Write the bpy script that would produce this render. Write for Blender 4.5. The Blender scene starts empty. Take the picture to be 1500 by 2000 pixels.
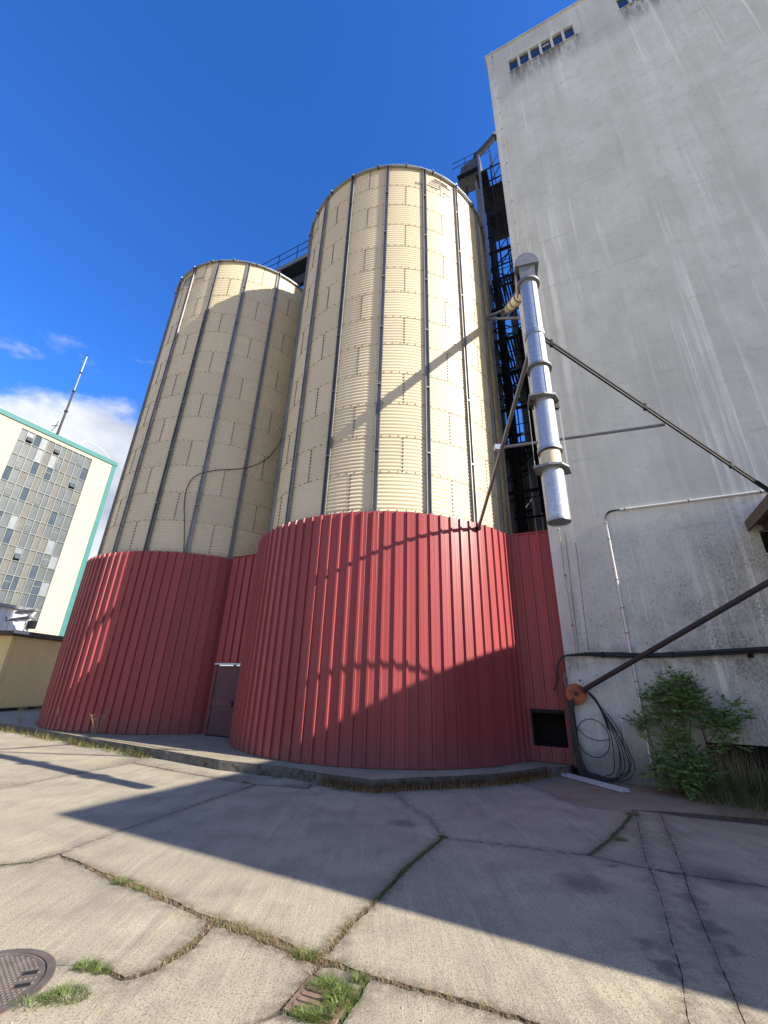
import bpy, bmesh, math, random
import numpy as np
from math import sin, cos, pi, radians
from mathutils import Vector, Matrix
random.seed(7)
SC = bpy.context.scene
COL = SC.collection

# ---------------------------------------------------------------- camera, sky, sun, exposure
PITCH, ROLL, EYE = 0.39223, 0.02988, 1.7
cr, sr, cp_, sp_ = cos(ROLL), sin(ROLL), cos(PITCH), sin(PITCH)
UPV = Vector((0, -sp_, cp_)); FW = Vector((0, cp_, sp_)); XV = Vector((1, 0, 0))
cright = XV*cr + UPV*sr; cup = UPV*cr - XV*sr
cd = bpy.data.cameras.new('camera'); cam = bpy.data.objects.new('camera', cd); COL.objects.link(cam)
cd.sensor_fit = 'VERTICAL'; cd.sensor_height = 24.0; cd.lens = 813.34/2000*24.0
cd.clip_start = 0.05; cd.clip_end = 3000
cam.matrix_world = Matrix(((cright.x, cup.x, -FW.x, 0), (cright.y, cup.y, -FW.y, 0), (cright.z, cup.z, -FW.z, EYE), (0, 0, 0, 1)))
SC.camera = cam

SUN_AZ, SUN_EL = radians(152.8), radians(28.3)       # azimuth the light travels towards
SUN_DIR = Vector((cos(SUN_AZ)*cos(SUN_EL), sin(SUN_AZ)*cos(SUN_EL), -sin(SUN_EL)))
sl = bpy.data.lights.new('sun', 'SUN'); sl.energy = 3.7; sl.angle = radians(0.55); sl.color = (1.0, 0.93, 0.82)
so = bpy.data.objects.new('sun', sl); COL.objects.link(so)
so.rotation_euler = SUN_DIR.to_track_quat('-Z', 'Y').to_euler(); so.location = (30, -20, 40)

world = bpy.data.worlds.new('World'); SC.world = world; world.use_nodes = True
wn, wl = world.node_tree.nodes, world.node_tree.links
wn.clear()
wout = wn.new('ShaderNodeOutputWorld'); bg = wn.new('ShaderNodeBackground'); bg.inputs['Strength'].default_value = 0.15
sky = wn.new('ShaderNodeTexSky'); sky.sky_type = 'NISHITA'; sky.sun_disc = False
sky.sun_elevation = SUN_EL
sky.sun_rotation = math.atan2(-SUN_DIR.x, -SUN_DIR.y)
sky.altitude = 200; sky.air_density = 1.0; sky.dust_density = 0.3; sky.ozone_density = 3.0
tc = wn.new('ShaderNodeTexCoord'); sep = wn.new('ShaderNodeSeparateXYZ'); wl.new(tc.outputs['Generated'], sep.inputs[0])
mp = wn.new('ShaderNodeMapping'); mp.inputs['Location'].default_value = (1.35, 0.2, 0.0); mp.inputs['Scale'].default_value = (1, 1, 1.7)
wl.new(tc.outputs['Generated'], mp.inputs[0])
nz = wn.new('ShaderNodeTexNoise'); nz.inputs['Scale'].default_value = 2.6; nz.inputs['Detail'].default_value = 9; nz.inputs['Roughness'].default_value = 0.62
wl.new(mp.outputs[0], nz.inputs['Vector'])
def wmath(op, a, b=None):
    m = wn.new('ShaderNodeMath'); m.operation = op
    for i, v in enumerate((a, b)):
        if v is None: continue
        if isinstance(v, (int, float)): m.inputs[i].default_value = v
        else: wl.new(v, m.inputs[i])
    return m.outputs[0]
elev = wmath('MULTIPLY', wmath('SUBTRACT', sep.outputs['Z'], 0.475), 2.4)
dens = wmath('SUBTRACT', nz.outputs['Fac'], elev)
cmask = wn.new('ShaderNodeMapRange'); cmask.interpolation_type = 'SMOOTHSTEP'
cmask.inputs['From Min'].default_value = 0.50; cmask.inputs['From Max'].default_value = 0.66
wl.new(dens, cmask.inputs['Value'])
nz3 = wn.new('ShaderNodeTexNoise'); nz3.inputs['Scale'].default_value = 7.0; nz3.inputs['Detail'].default_value = 6; nz3.inputs['Roughness'].default_value = .6
mp3 = wn.new('ShaderNodeMapping'); mp3.inputs['Location'].default_value = (.4, 2.2, .3); mp3.inputs['Scale'].default_value = (1, 1, 1.8)
wl.new(tc.outputs['Generated'], mp3.inputs[0]); wl.new(mp3.outputs[0], nz3.inputs['Vector'])
wisp = wn.new('ShaderNodeMapRange'); wisp.interpolation_type = 'SMOOTHSTEP'; wisp.inputs['From Min'].default_value = .56; wisp.inputs['From Max'].default_value = .74
wl.new(nz3.outputs['Fac'], wisp.inputs['Value'])
wlow = wn.new('ShaderNodeMapRange'); wlow.inputs['From Min'].default_value = .52; wlow.inputs['From Max'].default_value = .66; wlow.inputs['To Min'].default_value = .55; wlow.inputs['To Max'].default_value = 0
wl.new(sep.outputs['Z'], wlow.inputs['Value'])
hsv = wn.new('ShaderNodeHueSaturation'); hsv.inputs['Saturation'].default_value = 1.15; hsv.inputs['Value'].default_value = 1.0
wl.new(sky.outputs[0], hsv.inputs['Color'])
tint = wn.new('ShaderNodeMixRGB'); tint.blend_type = 'MULTIPLY'; tint.inputs[0].default_value = 1.0; tint.inputs[2].default_value = (.25, .45, .74, 1)
wl.new(hsv.outputs[0], tint.inputs[1])
ccol = wn.new('ShaderNodeMixRGB'); ccol.inputs[1].default_value = (1.15, 1.32, 1.65, 1); ccol.inputs[2].default_value = (2.3, 2.38, 2.55, 1)
nz2 = wn.new('ShaderNodeTexNoise'); nz2.inputs['Scale'].default_value = 5.5; nz2.inputs['Detail'].default_value = 5
wl.new(mp.outputs[0], nz2.inputs['Vector'])
cr2 = wn.new('ShaderNodeMapRange'); cr2.inputs['From Min'].default_value = 0.35; cr2.inputs['From Max'].default_value = 0.65
wl.new(nz2.outputs['Fac'], cr2.inputs['Value']); wl.new(cr2.outputs[0], ccol.inputs[0])
mixc = wn.new('ShaderNodeMixRGB'); wl.new(wmath('MAXIMUM', cmask.outputs[0], wmath('MULTIPLY', wisp.outputs[0], wlow.outputs[0])), mixc.inputs[0]); wl.new(tint.outputs[0], mixc.inputs[1]); wl.new(ccol.outputs[0], mixc.inputs[2])
wl.new(mixc.outputs[0], bg.inputs['Color']); wl.new(bg.outputs[0], wout.inputs['Surface'])

vs = SC.view_settings; vs.view_transform = 'Standard'; vs.look = 'None'; vs.gamma = 1.0; vs.exposure = 1.55
vs.use_curve_mapping = False
SC.render.engine = 'CYCLES'
SC.cycles.max_bounces = 6; SC.cycles.diffuse_bounces = 3; SC.cycles.glossy_bounces = 3

DATA = {"slabs": [[[-31.972, 27.798], [-13.873, 17.264], [-9.125, 14.393], [-5.604, 12.046], [-5.214, 10.341], [-5.52, 9.385], [-5.726, 8.651], [-5.952, 7.845], [-6.441, 6.199]], [[-5.214, 10.341], [-3.93, 9.579], [-2.768, 8.982], [-2.112, 8.649], [-2.438, 7.778], [-2.724, 6.974], [-2.879, 6.466], [-3.059, 6.012], [-3.229, 5.327], [-3.347, 5.105], [-3.57, 5.014], [-4.349, 4.429], [-6.441, 6.199], [-5.952, 7.845], [-5.726, 8.651], [-5.52, 9.385]], [[-5.214, 10.341], [-5.604, 12.046], [-3.447, 10.644], [-1.816, 9.851], [-1.131, 9.259], [-1.185, 8.496], [-1.561, 8.602], [-2.112, 8.649], [-2.768, 8.982], [-3.93, 9.579]], [[-2.112, 8.649], [-1.561, 8.602], [-1.185, 8.496], [-1.131, 9.259], [-0.22, 8.779], [0.239, 8.759], [0.522, 7.541], [0.762, 6.917], [0.83, 6.158], [0.369, 5.307], [0.012, 4.479], [-0.177, 4.11], [-0.294, 3.779], [-0.382, 3.706], [-0.583, 3.824], [-0.966, 4.031], [-1.214, 4.14], [-1.499, 4.303], [-1.865, 4.543], [-2.299, 4.764], [-2.799, 5.071], [-3.116, 5.24], [-3.229, 5.327], [-3.059, 6.012], [-2.879, 6.466], [-2.724, 6.974], [-2.438, 7.778]], [[0.239, 8.759], [1.235, 9.14], [2.102, 9.573], [2.755, 9.664], [3.114, 8.735], [3.078, 8.3], [3.261, 7.934], [3.707, 7.687], [4.045, 7.724], [3.362, 6.828], [2.91, 6.285], [2.397, 5.727], [1.61, 5.964], [0.83, 6.158], [0.762, 6.917], [0.522, 7.541]], [[2.755, 9.664], [3.993, 11.232], [5.494, 12.972], [7.669, 8.492], [6.545, 7.343], [5.862, 7.426], [4.435, 7.708], [4.045, 7.724], [3.707, 7.687], [3.261, 7.934], [3.078, 8.3], [3.114, 8.735]], [[0.83, 6.158], [1.61, 5.964], [2.397, 5.727], [2.877, 5.387], [2.605, 4.781], [2.257, 4.102], [2.045, 3.67], [1.781, 3.212], [1.554, 2.848], [1.248, 2.985], [0.923, 3.167], [0.535, 3.342], [0.242, 3.44], [-0.009, 3.534], [-0.247, 3.657], [-0.382, 3.706], [-0.294, 3.779], [-0.177, 4.11], [0.012, 4.479], [0.369, 5.307]], [[2.397, 5.727], [2.91, 6.285], [3.362, 6.828], [4.045, 7.724], [2.985, 5.641], [2.877, 5.387]], [[4.045, 7.724], [4.36, 7.589], [3.288, 5.524], [3.167, 5.282], [2.877, 5.387], [2.985, 5.641]], [[2.877, 5.387], [3.167, 5.282], [2.944, 4.904], [2.663, 4.345], [2.42, 3.855], [2.193, 3.391], [1.997, 3.012], [1.87, 2.804], [1.554, 2.848], [1.781, 3.212], [2.045, 3.67], [2.257, 4.102], [2.605, 4.781]], [[4.36, 7.589], [4.581, 7.451], [5.587, 7.107], [7.71, 6.509], [5.034, 4.479], [3.797, 5.035], [3.167, 5.282], [3.288, 5.524]], [[3.167, 5.282], [3.797, 5.035], [5.034, 4.479], [2.864, 2.664], [1.87, 2.804], [1.997, 3.012], [2.193, 3.391], [2.42, 3.855], [2.663, 4.345], [2.944, 4.904]], [[-4.349, 4.429], [-3.57, 5.014], [-3.347, 5.105], [-3.229, 5.327], [-3.116, 5.24], [-2.799, 5.071], [-2.299, 4.764], [-1.865, 4.543], [-1.499, 4.303], [-1.214, 4.14], [-1.218, 3.95], [-1.243, 3.79], [-1.315, 3.644], [-1.362, 3.536], [-1.44, 3.473], [-1.504, 3.446], [-1.684, 3.536], [-1.8, 3.567], [-1.989, 3.558], [-2.332, 3.541], [-3.164, 3.427]], [[-3.164, 3.427], [-2.332, 3.541], [-1.989, 3.558], [-1.8, 3.567], [-1.684, 3.536], [-1.504, 3.446], [-1.44, 3.473], [-1.362, 3.536], [-1.315, 3.644], [-1.243, 3.79], [-1.218, 3.95], [-1.214, 4.14], [-0.966, 4.031], [-0.583, 3.824], [-0.382, 3.706], [-0.336, 3.621], [-0.398, 3.435], [-0.482, 3.257], [-0.606, 3.125], [-0.76, 2.943], [-0.937, 2.686], [-2.239, 2.644]], [[-0.336, 3.621], [-0.247, 3.657], [-0.009, 3.534], [-0.061, 3.399], [-0.365, 3.547]], [[-0.474, 3.191], [-0.606, 3.125], [-0.76, 2.943], [-0.198, 2.932], [-0.187, 3.12]], [[-0.009, 3.534], [0.242, 3.44], [0.535, 3.342], [0.923, 3.167], [1.248, 2.985], [1.554, 2.848], [1.253, 2.417], [-0.157, 2.572], [-0.198, 2.932], [-0.155, 3.136], [-0.087, 3.316]]], "joints": [[[[-3.57, 5.014], [-3.347, 5.105], [-3.229, 5.327]], 0.03, "green", 0.5], [[[-3.116, 5.24], [-2.799, 5.071], [-2.528, 4.913]], 0.03, "dry", 0.6], [[[-2.528, 4.913], [-2.171, 4.7], [-1.865, 4.543], [-1.676, 4.419]], 0.045, "dry", 1.0], [[[-1.676, 4.419], [-1.286, 4.173], [-1.214, 4.14]], 0.03, "dry", 0.6], [[[-1.214, 4.14], [-0.966, 4.031], [-0.583, 3.824], [-0.382, 3.706]], 0.055, "dry", 1.3], [[[-0.382, 3.706], [-0.247, 3.657], [-0.009, 3.534]], 0.03, "dry", 0.9], [[[-0.009, 3.534], [0.242, 3.44], [0.535, 3.342], [0.923, 3.167]], 0.025, "dry", 0.8], [[[-1.214, 4.14], [-1.218, 3.95], [-1.243, 3.79], [-1.315, 3.644]], 0.035, "dry", 1.0], [[[-1.315, 3.644], [-1.362, 3.536], [-1.44, 3.473], [-1.504, 3.446], [-1.684, 3.536]], 0.02, "dry", 0.7], [[[-0.382, 3.706], [-0.294, 3.779], [-0.177, 4.11], [0.033, 4.525]], 0.028, "dry", 1.0], [[[0.033, 4.525], [0.369, 5.307], [0.83, 6.158]], 0.028, "green", 1.0], [[[0.83, 6.158], [1.61, 5.964], [2.397, 5.727]], 0.014, "green", 0.12], [[[2.397, 5.727], [2.91, 6.285], [3.362, 6.828], [4.045, 7.724]], 0.03, "green", 0.8], [[[2.299, 5.765], [2.506, 5.604], [2.877, 5.387], [3.167, 5.282]], 0.02, "red", 1.0], [[[3.167, 5.282], [3.501, 5.161], [3.797, 5.035]], 0.018, "red", 0.8], [[[-5.214, 10.341], [-3.93, 9.579], [-2.768, 8.982]], 0.014, "green", 0.35], [[[-5.562, 10.282], [-5.214, 10.341]], 0.01, "green", 0.6], [[[-5.952, 7.845], [-5.52, 9.385], [-5.214, 10.341]], 0.01, "green", 0.1], [[[-0.336, 3.621], [-0.398, 3.435], [-0.482, 3.257]], 0.02, "dry", 0.6], [[[-0.009, 3.534], [-0.087, 3.316], [-0.155, 3.136]], 0.02, "green", 0.7], [[[-2.219, 8.4], [-2.112, 8.649]], 0.02, "green", 1.0], [[[-1.561, 8.602], [-1.185, 8.496], [-1.071, 8.83]], 0.02, "green", 0.8]], "tufts": [[[-1.784, 3.542], "g", 0.08, 45], [[-1.672, 3.506], "g", 0.05, 22], [[-1.731, 3.279], "g", 0.13, 70], [[-1.883, 3.211], "g", 0.1, 25], [[-2.226, 4.717], "g", 0.09, 50], [[-2.005, 4.601], "g", 0.06, 20], [[-0.426, 3.726], "g", 0.08, 45], [[-0.205, 3.398], "g", 0.1, 90], [[-0.158, 3.313], "g", 0.09, 70], [[-0.309, 3.416], "g", 0.06, 40], [[-0.34, 3.184], "g", 0.07, 60], [[-0.267, 3.168], "g", 0.06, 50], [[-0.258, 3.455], "g", 0.07, 50], [[-0.072, 3.497], "g", 0.05, 30], [[0.836, 6.195], "g", 0.05, 25], [[-2.333, 8.784], "g", 0.06, 15], [[3.871, 7.484], "d", 0.12, 40], [[3.043, 6.296], "g", 0.1, 30]], "pad": [[-74.627, 46.255], [-28.116, 24.456], [-12.404, 15.436], [-10.609, 14.42], [-8.158, 12.869], [-5.167, 11.06], [-3.202, 9.856], [-2.376, 9.522], [-1.724, 9.298], [-0.974, 8.813], [-0.4, 8.535], [-0.038, 8.374], [0.541, 8.627], [1.467, 8.943], [2.306, 9.259], [2.976, 9.725], [3.605, 10.224]], "grate": [[-0.376, 3.532], [-0.076, 3.394], [-0.188, 3.134], [-0.482, 3.217]], "profile": [[3.863, 10.329], [4.015, 10.516], [4.63, 9.002], [4.443, 8.711]], "lb": {"W": [-32.351, 44.479], "cols": [-9.604, -9.001, -8.35, -7.705, -7.09, -6.448, -5.815, -5.291, -4.705, -4.069, -3.352, -2.616], "rows": [24.553, 23.26, 21.738, 20.326, 18.846, 17.43, 15.911, 14.498, 12.989, 11.645, 10.271, 8.871, 7.506, 5.946], "roof": [-0.001, 25.395], "edge": [0.047, 5.468], "trim": [-1.512, 24.619], "mast": [-7.809, 25.482], "leftcream": [-9.481, 18.307]}}

# ---------------------------------------------------------------- materials
def M(name, col, rough=0.8, metal=0.0, var=0.25, scale=2.0, col2=None, bump=0.0, bscale=60.0, stretch=(1, 1, 1),
      speck=None, speck_scale=25.0, speck_at=0.62, spec=None):
    m = bpy.data.materials.new(name); m.use_nodes = True
    N, L = m.node_tree.nodes, m.node_tree.links
    b = N['Principled BSDF']; b.inputs['Roughness'].default_value = rough; b.inputs['Metallic'].default_value = metal
    if spec is not None: b.inputs['Specular IOR Level'].default_value = spec
    g = N.new('ShaderNodeNewGeometry')
    mpn = N.new('ShaderNodeMapping'); mpn.inputs['Scale'].default_value = stretch; L.new(g.outputs['Position'], mpn.inputs[0])
    n = N.new('ShaderNodeTexNoise'); n.inputs['Scale'].default_value = scale; n.inputs['Detail'].default_value = 8; n.inputs['Roughness'].default_value = .62
    L.new(mpn.outputs[0], n.inputs['Vector'])
    mr = N.new('ShaderNodeMapRange'); mr.inputs['From Min'].default_value = .3; mr.inputs['From Max'].default_value = .7
    L.new(n.outputs['Fac'], mr.inputs['Value'])
    mx = N.new('ShaderNodeMixRGB'); L.new(mr.outputs[0], mx.inputs[0])
    c2 = col2 or tuple(c*(1-var) for c in col)
    mx.inputs[1].default_value = (*c2, 1); mx.inputs[2].default_value = (*col, 1)
    out = mx.outputs[0]
    if speck:
        n2 = N.new('ShaderNodeTexNoise'); n2.inputs['Scale'].default_value = speck_scale; n2.inputs['Detail'].default_value = 6; n2.inputs['Roughness'].default_value = .7
        L.new(g.outputs['Position'], n2.inputs['Vector'])
        m2 = N.new('ShaderNodeMapRange'); m2.inputs['From Min'].default_value = speck_at; m2.inputs['From Max'].default_value = speck_at+.08
        L.new(n2.outputs['Fac'], m2.inputs['Value'])
        mx2 = N.new('ShaderNodeMixRGB'); L.new(m2.outputs[0], mx2.inputs[0]); L.new(out, mx2.inputs[1]); mx2.inputs[2].default_value = (*speck, 1)
        out = mx2.outputs[0]
    L.new(out, b.inputs['Base Color'])
    if bump:
        n3 = N.new('ShaderNodeTexNoise'); n3.inputs['Scale'].default_value = bscale; n3.inputs['Detail'].default_value = 4
        L.new(mpn.outputs[0], n3.inputs['Vector'])
        bp = N.new('ShaderNodeBump'); bp.inputs['Strength'].default_value = bump; bp.inputs['Distance'].default_value = .01
        L.new(n3.outputs['Fac'], bp.inputs['Height']); L.new(bp.outputs[0], b.inputs['Normal'])
    return m

def tone(m, lo, hi):
    """small per-piece change of tone, so that neighbouring sheets differ"""
    N, L = m.node_tree.nodes, m.node_tree.links; b = N['Principled BSDF']; src = b.inputs['Base Color'].links[0].from_socket
    oi = N.new('ShaderNodeObjectInfo'); mr = N.new('ShaderNodeMapRange'); mr.inputs['To Min'].default_value = lo; mr.inputs['To Max'].default_value = hi
    L.new(oi.outputs['Random'], mr.inputs['Value']); h = N.new('ShaderNodeHueSaturation'); L.new(mr.outputs[0], h.inputs['Value']); L.new(src, h.inputs['Color']); L.new(h.outputs[0], b.inputs['Base Color'])
def foot_dust(m, z0, z1, col, amt):
    N, L = m.node_tree.nodes, m.node_tree.links; b = N['Principled BSDF']; src = b.inputs['Base Color'].links[0].from_socket
    g = N.new('ShaderNodeNewGeometry'); sp = N.new('ShaderNodeSeparateXYZ'); L.new(g.outputs['Position'], sp.inputs[0])
    n = N.new('ShaderNodeTexNoise'); n.inputs['Scale'].default_value = 3.5; n.inputs['Detail'].default_value = 8; n.inputs['Roughness'].default_value = .7; L.new(g.outputs['Position'], n.inputs['Vector'])
    ad = N.new('ShaderNodeMath'); ad.operation = 'MULTIPLY_ADD'; ad.inputs[1].default_value = .9; L.new(n.outputs['Fac'], ad.inputs[0]); L.new(sp.outputs['Z'], ad.inputs[2])
    mr = N.new('ShaderNodeMapRange'); mr.inputs['From Min'].default_value = z0+.45; mr.inputs['From Max'].default_value = z1+.45; mr.inputs['To Min'].default_value = amt; mr.inputs['To Max'].default_value = 0
    mr.interpolation_type = 'SMOOTHSTEP'; L.new(ad.outputs[0], mr.inputs['Value'])
    mx = N.new('ShaderNodeMixRGB'); L.new(mr.outputs[0], mx.inputs[0]); L.new(src, mx.inputs[1]); mx.inputs[2].default_value = (*col, 1); L.new(mx.outputs[0], b.inputs['Base Color'])
MAT = {}
MAT['cream'] = M('cream_sheet', (.61, .525, .355), .42, 0, .06, 1.2, stretch=(1, 1, .35))
MAT['galv'] = M('galvanised_steel', (.47, .50, .53), .42, .75, .45, 26, bump=0)
MAT['galv_dull'] = M('dull_galvanised_steel', (.24, .245, .25), .5, .3, .35, 8, speck=(.10, .11, .12), speck_scale=14)
MAT['red'] = M('red_sheet', (.30, .056, .058), .38, 0, .14, .9, stretch=(1, 1, .25), speck=(.28, .05, .05), speck_scale=30, speck_at=.7, spec=.32)
MAT['stiff'] = M('stiffener_steel', (.27, .265, .25), .42, .3, .4, 5, stretch=(1, 1, .3), speck=(.10, .10, .10), speck_scale=12)
MAT['dark'] = M('dark_steel', (.022, .023, .026), .65, 0, .4, 6, spec=.15, speck=(.06, .03, .018), speck_scale=12, speck_at=.66)
MAT['steel'] = M('painted_steel', (.085, .09, .095), .5, .2, .4, 4, speck=(.10, .06, .04), speck_scale=10)
MAT['bolt'] = M('bolts_with_shadow', (.06, .055, .05), .6, .3, .3, 5)  # dark tone takes in the shadow around bolts and seam gaps
MAT['print'] = M('faded_print', (.10, .08, .085), .6, 0, .5, 12, col2=(.17, .14, .13))
MAT['rustpipe'] = M('dark_rusty_steel', (.040, .030, .030), .65, .2, .4, 6, speck=(.10, .045, .03), speck_scale=18)
MAT['rust'] = M('rusty_plate', (.50, .15, .05), .85, .0, .6, 3.5, col2=(.13, .03, .022), bump=.3, bscale=40)
MAT['black'] = M('black_rubber', (.014, .014, .017), .45, 0, .3, 8)
MAT['white'] = M('white_plastic', (.72, .72, .70), .4, 0, .12, 6, speck=(.45, .43, .38), speck_scale=12)
MAT['soil'] = M('yard_soil', (.10, .085, .062), .95, 0, .45, 3, bump=.5, bscale=40, speck=(.055, .045, .03), speck_scale=20, speck_at=.55)
MAT['yard_dust'] = M('dusty_concrete', (.46, .39, .26), .95, 0, .3, .7, bump=.4, bscale=40, speck=(.22, .19, .14), speck_scale=4, speck_at=.58)
MAT['pad'] = M('pad_concrete', (.38, .325, .215), .9, 0, .35, 1.6, bump=.4, bscale=60, speck=(.12, .115, .10), speck_scale=6, speck_at=.6)
MAT['kerbside'] = M('kerb_concrete', (.16, .145, .12), .95, 0, .5, 3, bump=.6, bscale=35, speck=(.05, .05, .035), speck_scale=7, speck_at=.52)
MAT['iron'] = M('cast_iron', (.20, .17, .145), .6, .35, .45, 10, speck=(.20, .10, .055), speck_scale=16, speck_at=.58)
MAT['grate_iron'] = M('rusty_grate', (.30, .20, .14), .7, .1, .45, 14, speck=(.30, .13, .06), speck_scale=20, speck_at=.58)
MAT['hollow'] = M('dark_hollow', (.008, .008, .009), .9, 0, .2, 3)
MAT['green'] = M('grass_green', (.17, .21, .045), .6, 0, .5, 60, col2=(.06, .10, .018), speck=(.26, .24, .08), speck_scale=45, speck_at=.60)
MAT['dry'] = M('grass_dry', (.40, .31, .17), .7, 0, .5, 50, col2=(.16, .09, .05))
MAT['redweed'] = M('grass_red', (.26, .11, .065), .75, 0, .5, 50, col2=(.11, .055, .03))
MAT['straw'] = M('straw_stalks', (.50, .41, .21), .7, 0, .5, 30, col2=(.13, .12, .05))
MAT['weedgreen'] = M('weed_green', (.17, .22, .07), .6, 0, .5, 30, col2=(.03, .05, .015))
MAT['leaf'] = M('shrub_leaves', (.20, .32, .09), .45, 0, .55, 9, col2=(.085, .18, .04), speck=(.20, .19, .035), speck_scale=3.2, speck_at=.62)
MAT['twig'] = M('twigs', (.13, .085, .055), .8, 0, .4, 20)
MAT['cream_wall'] = M('cream_render', (.385, .355, .265), .85, 0, .05, .8, speck=(.35, .315, .23), speck_scale=.9, speck_at=.66)
MAT['turq'] = M('turquoise_trim', (.025, .15, .145), .6, 0, .15, 2)
MAT['yellow'] = M('yellow_sheet', (.70, .53, .22), .5, 0, .12, 1)
MAT['brown'] = M('brown_fascia', (.055, .028, .026), .6, 0, .3, 4)
MAT['whitemetal'] = M('white_sheet', (.50, .51, .54), .45, 0, .1, 2)
MAT['panel_beige'] = M('beige_infill', (.135, .135, .12), .8, 0, .25, 2)
MAT['frame'] = M('window_frame', (.17, .19, .175), .5, .1, .25, 3)
MAT['timber'] = M('weathered_timber', (.15, .12, .10), .9, 0, .5, 6, stretch=(1, 8, 1), bump=.3, bscale=20)
MAT['cable_grey'] = M('grey_wire', (.34, .33, .31), .6, .2, .2, 10)
MAT['shade_brown'] = M('gap_shade_brown', (.05, .04, .036), .7, 0, .3, 1)  # deep shade of the gap put into this dark tone

def glass_mat(name, col, rough, mixd):
    m = M(name, col, rough, 0, .3, 1.4, spec=.6)
    return m
MAT['pane_grey'] = glass_mat('dusty_glass', (.080, .092, .098), .35, 0)
MAT['pane_dark'] = glass_mat('clear_glass', (.06, .08, .105), .12, 0)
MAT['pane_light'] = glass_mat('pale_panel', (.19, .21, .225), .4, 0)
MAT['pane_black'] = glass_mat('open_gap', (.012, .012, .012), .6, 0)
MAT['pane_blue'] = glass_mat('glass_sky_tint', (.012, .03, .085), .25, 0)  # reflected sky put into the pane colour as dark blue

def concrete():
    m = M('yard_concrete', (.48, .415, .28), .92, 0, .26, .9, col2=(.33, .286, .198), bump=.35, bscale=120)
    N, L = m.node_tree.nodes, m.node_tree.links
    b = N['Principled BSDF']; src = b.inputs['Base Color'].links[0].from_socket
    g = N.new('ShaderNodeNewGeometry')
    def noise(sc, det=6, st=(1, 1, 1), rot=0):
        mpn = N.new('ShaderNodeMapping'); mpn.inputs['Scale'].default_value = st; mpn.inputs['Rotation'].default_value = (0, 0, rot)
        L.new(g.outputs['Position'], mpn.inputs[0])
        n = N.new('ShaderNodeTexNoise'); n.inputs['Scale'].default_value = sc; n.inputs['Detail'].default_value = det; n.inputs['Roughness'].default_value = .65
        L.new(mpn.outputs[0], n.inputs['Vector']); return n.outputs['Fac']
    def mask(f, a, c):
        r = N.new('ShaderNodeMapRange'); r.inputs['From Min'].default_value = a; r.inputs['From Max'].default_value = c; L.new(f, r.inputs['Value']); return r.outputs[0]
    def mix(fac, a, col, mode='MIX'):
        x = N.new('ShaderNodeMixRGB'); x.blend_type = mode; L.new(fac, x.inputs[0]); L.new(a, x.inputs[1]); x.inputs[2].default_value = (*col, 1); return x.outputs[0]
    def scl(f, k):
        x = N.new('ShaderNodeMath'); x.operation = 'MULTIPLY'; L.new(f, x.inputs[0]); x.inputs[1].default_value = k; return x.outputs[0]
    c = mix(scl(mask(noise(70, 4), .51, .62), .7), src, (.13, .112, .08))        # fine aggregate pits
    c = mix(scl(mask(noise(110, 3), .57, .70), .6), c, (.62, .56, .44))           # pale grains
    c = mix(scl(mask(noise(1.9, 8), .50, .64), .35), c, (.185, .16, .122))          # stains
    c = mix(scl(mask(noise(7, 6, (1, .10, 1), radians(28)), .54, .66), .32), c, (.17, .155, .135))   # trowel drag marks
    c = mix(scl(mask(noise(9, 5, (1, .05, 1), radians(28)), .58, .68), .35), c, (.52, .46, .35))
    at = N.new('ShaderNodeAttribute'); at.attribute_name = 'edge'
    ed = N.new('ShaderNodeMath'); ed.operation = 'MULTIPLY'; L.new(at.outputs['Fac'], ed.inputs[0]); L.new(mask(noise(14, 7), .34, .60), ed.inputs[1])
    c = mix(scl(ed.outputs[0], .85), c, (.115, .095, .065))                      # dirt worked in along the joints
    c = mix(scl(mask(noise(.55, 7), .50, .68), .45), c, (.20, .185, .155))        # broad weathering
    wv = N.new('ShaderNodeTexNoise'); wv.inputs['Scale'].default_value = 9; wv.inputs['Detail'].default_value = 6; L.new(g.outputs['Position'], wv.inputs['Vector'])
    wsub = N.new('ShaderNodeVectorMath'); wsub.operation = 'MULTIPLY_ADD'; wsub.inputs[1].default_value = (.22, .22, 0); L.new(wv.outputs['Color'], wsub.inputs[0]); L.new(g.outputs['Position'], wsub.inputs[2])
    tot = None
    for cx, cy, rr in ((2.13, 4.09, .13), (2.76, 4.36, .17), (2.97, 4.85, .13), (2.62, 5.55, .10), (2.09, 3.83, .10), (2.72, 4.05, .10), (3.2, 5.4, .12), (2.1, 5.1, .3), (3.6, 5.4, .4), (.5, 6.8, .22)):
        dd_ = N.new('ShaderNodeVectorMath'); dd_.operation = 'DISTANCE'; L.new(wsub.outputs[0], dd_.inputs[0]); dd_.inputs[1].default_value = (cx, cy, 0)
        k = mask(dd_.outputs['Value'], rr, rr*.35)
        if tot is None: tot = k
        else:
            x_ = N.new('ShaderNodeMath'); x_.operation = 'MAXIMUM'; L.new(tot, x_.inputs[0]); L.new(k, x_.inputs[1]); tot = x_.outputs[0]
    c = mix(scl(tot, .62), c, (.075, .07, .06))                                   # oil and tar soaked in
    L.new(c, b.inputs['Base Color'])
    bp = b.inputs['Normal'].links[0].from_node
    hn = noise(130, 4)
    bp2 = N.new('ShaderNodeBump'); bp2.inputs['Strength'].default_value = .8; bp2.inputs['Distance'].default_value = .004
    L.new(hn, bp2.inputs['Height']); L.new(bp.outputs[0], bp2.inputs['Normal'])
    bp3 = N.new('ShaderNodeBump'); bp3.inputs['Strength'].default_value = .35; bp3.inputs['Distance'].default_value = .02
    L.new(noise(10, 4, (1, .08, 1), radians(28)), bp3.inputs['Height']); L.new(bp2.outputs[0], bp3.inputs['Normal'])
    L.new(bp3.outputs[0], b.inputs['Normal'])
    return m
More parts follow.
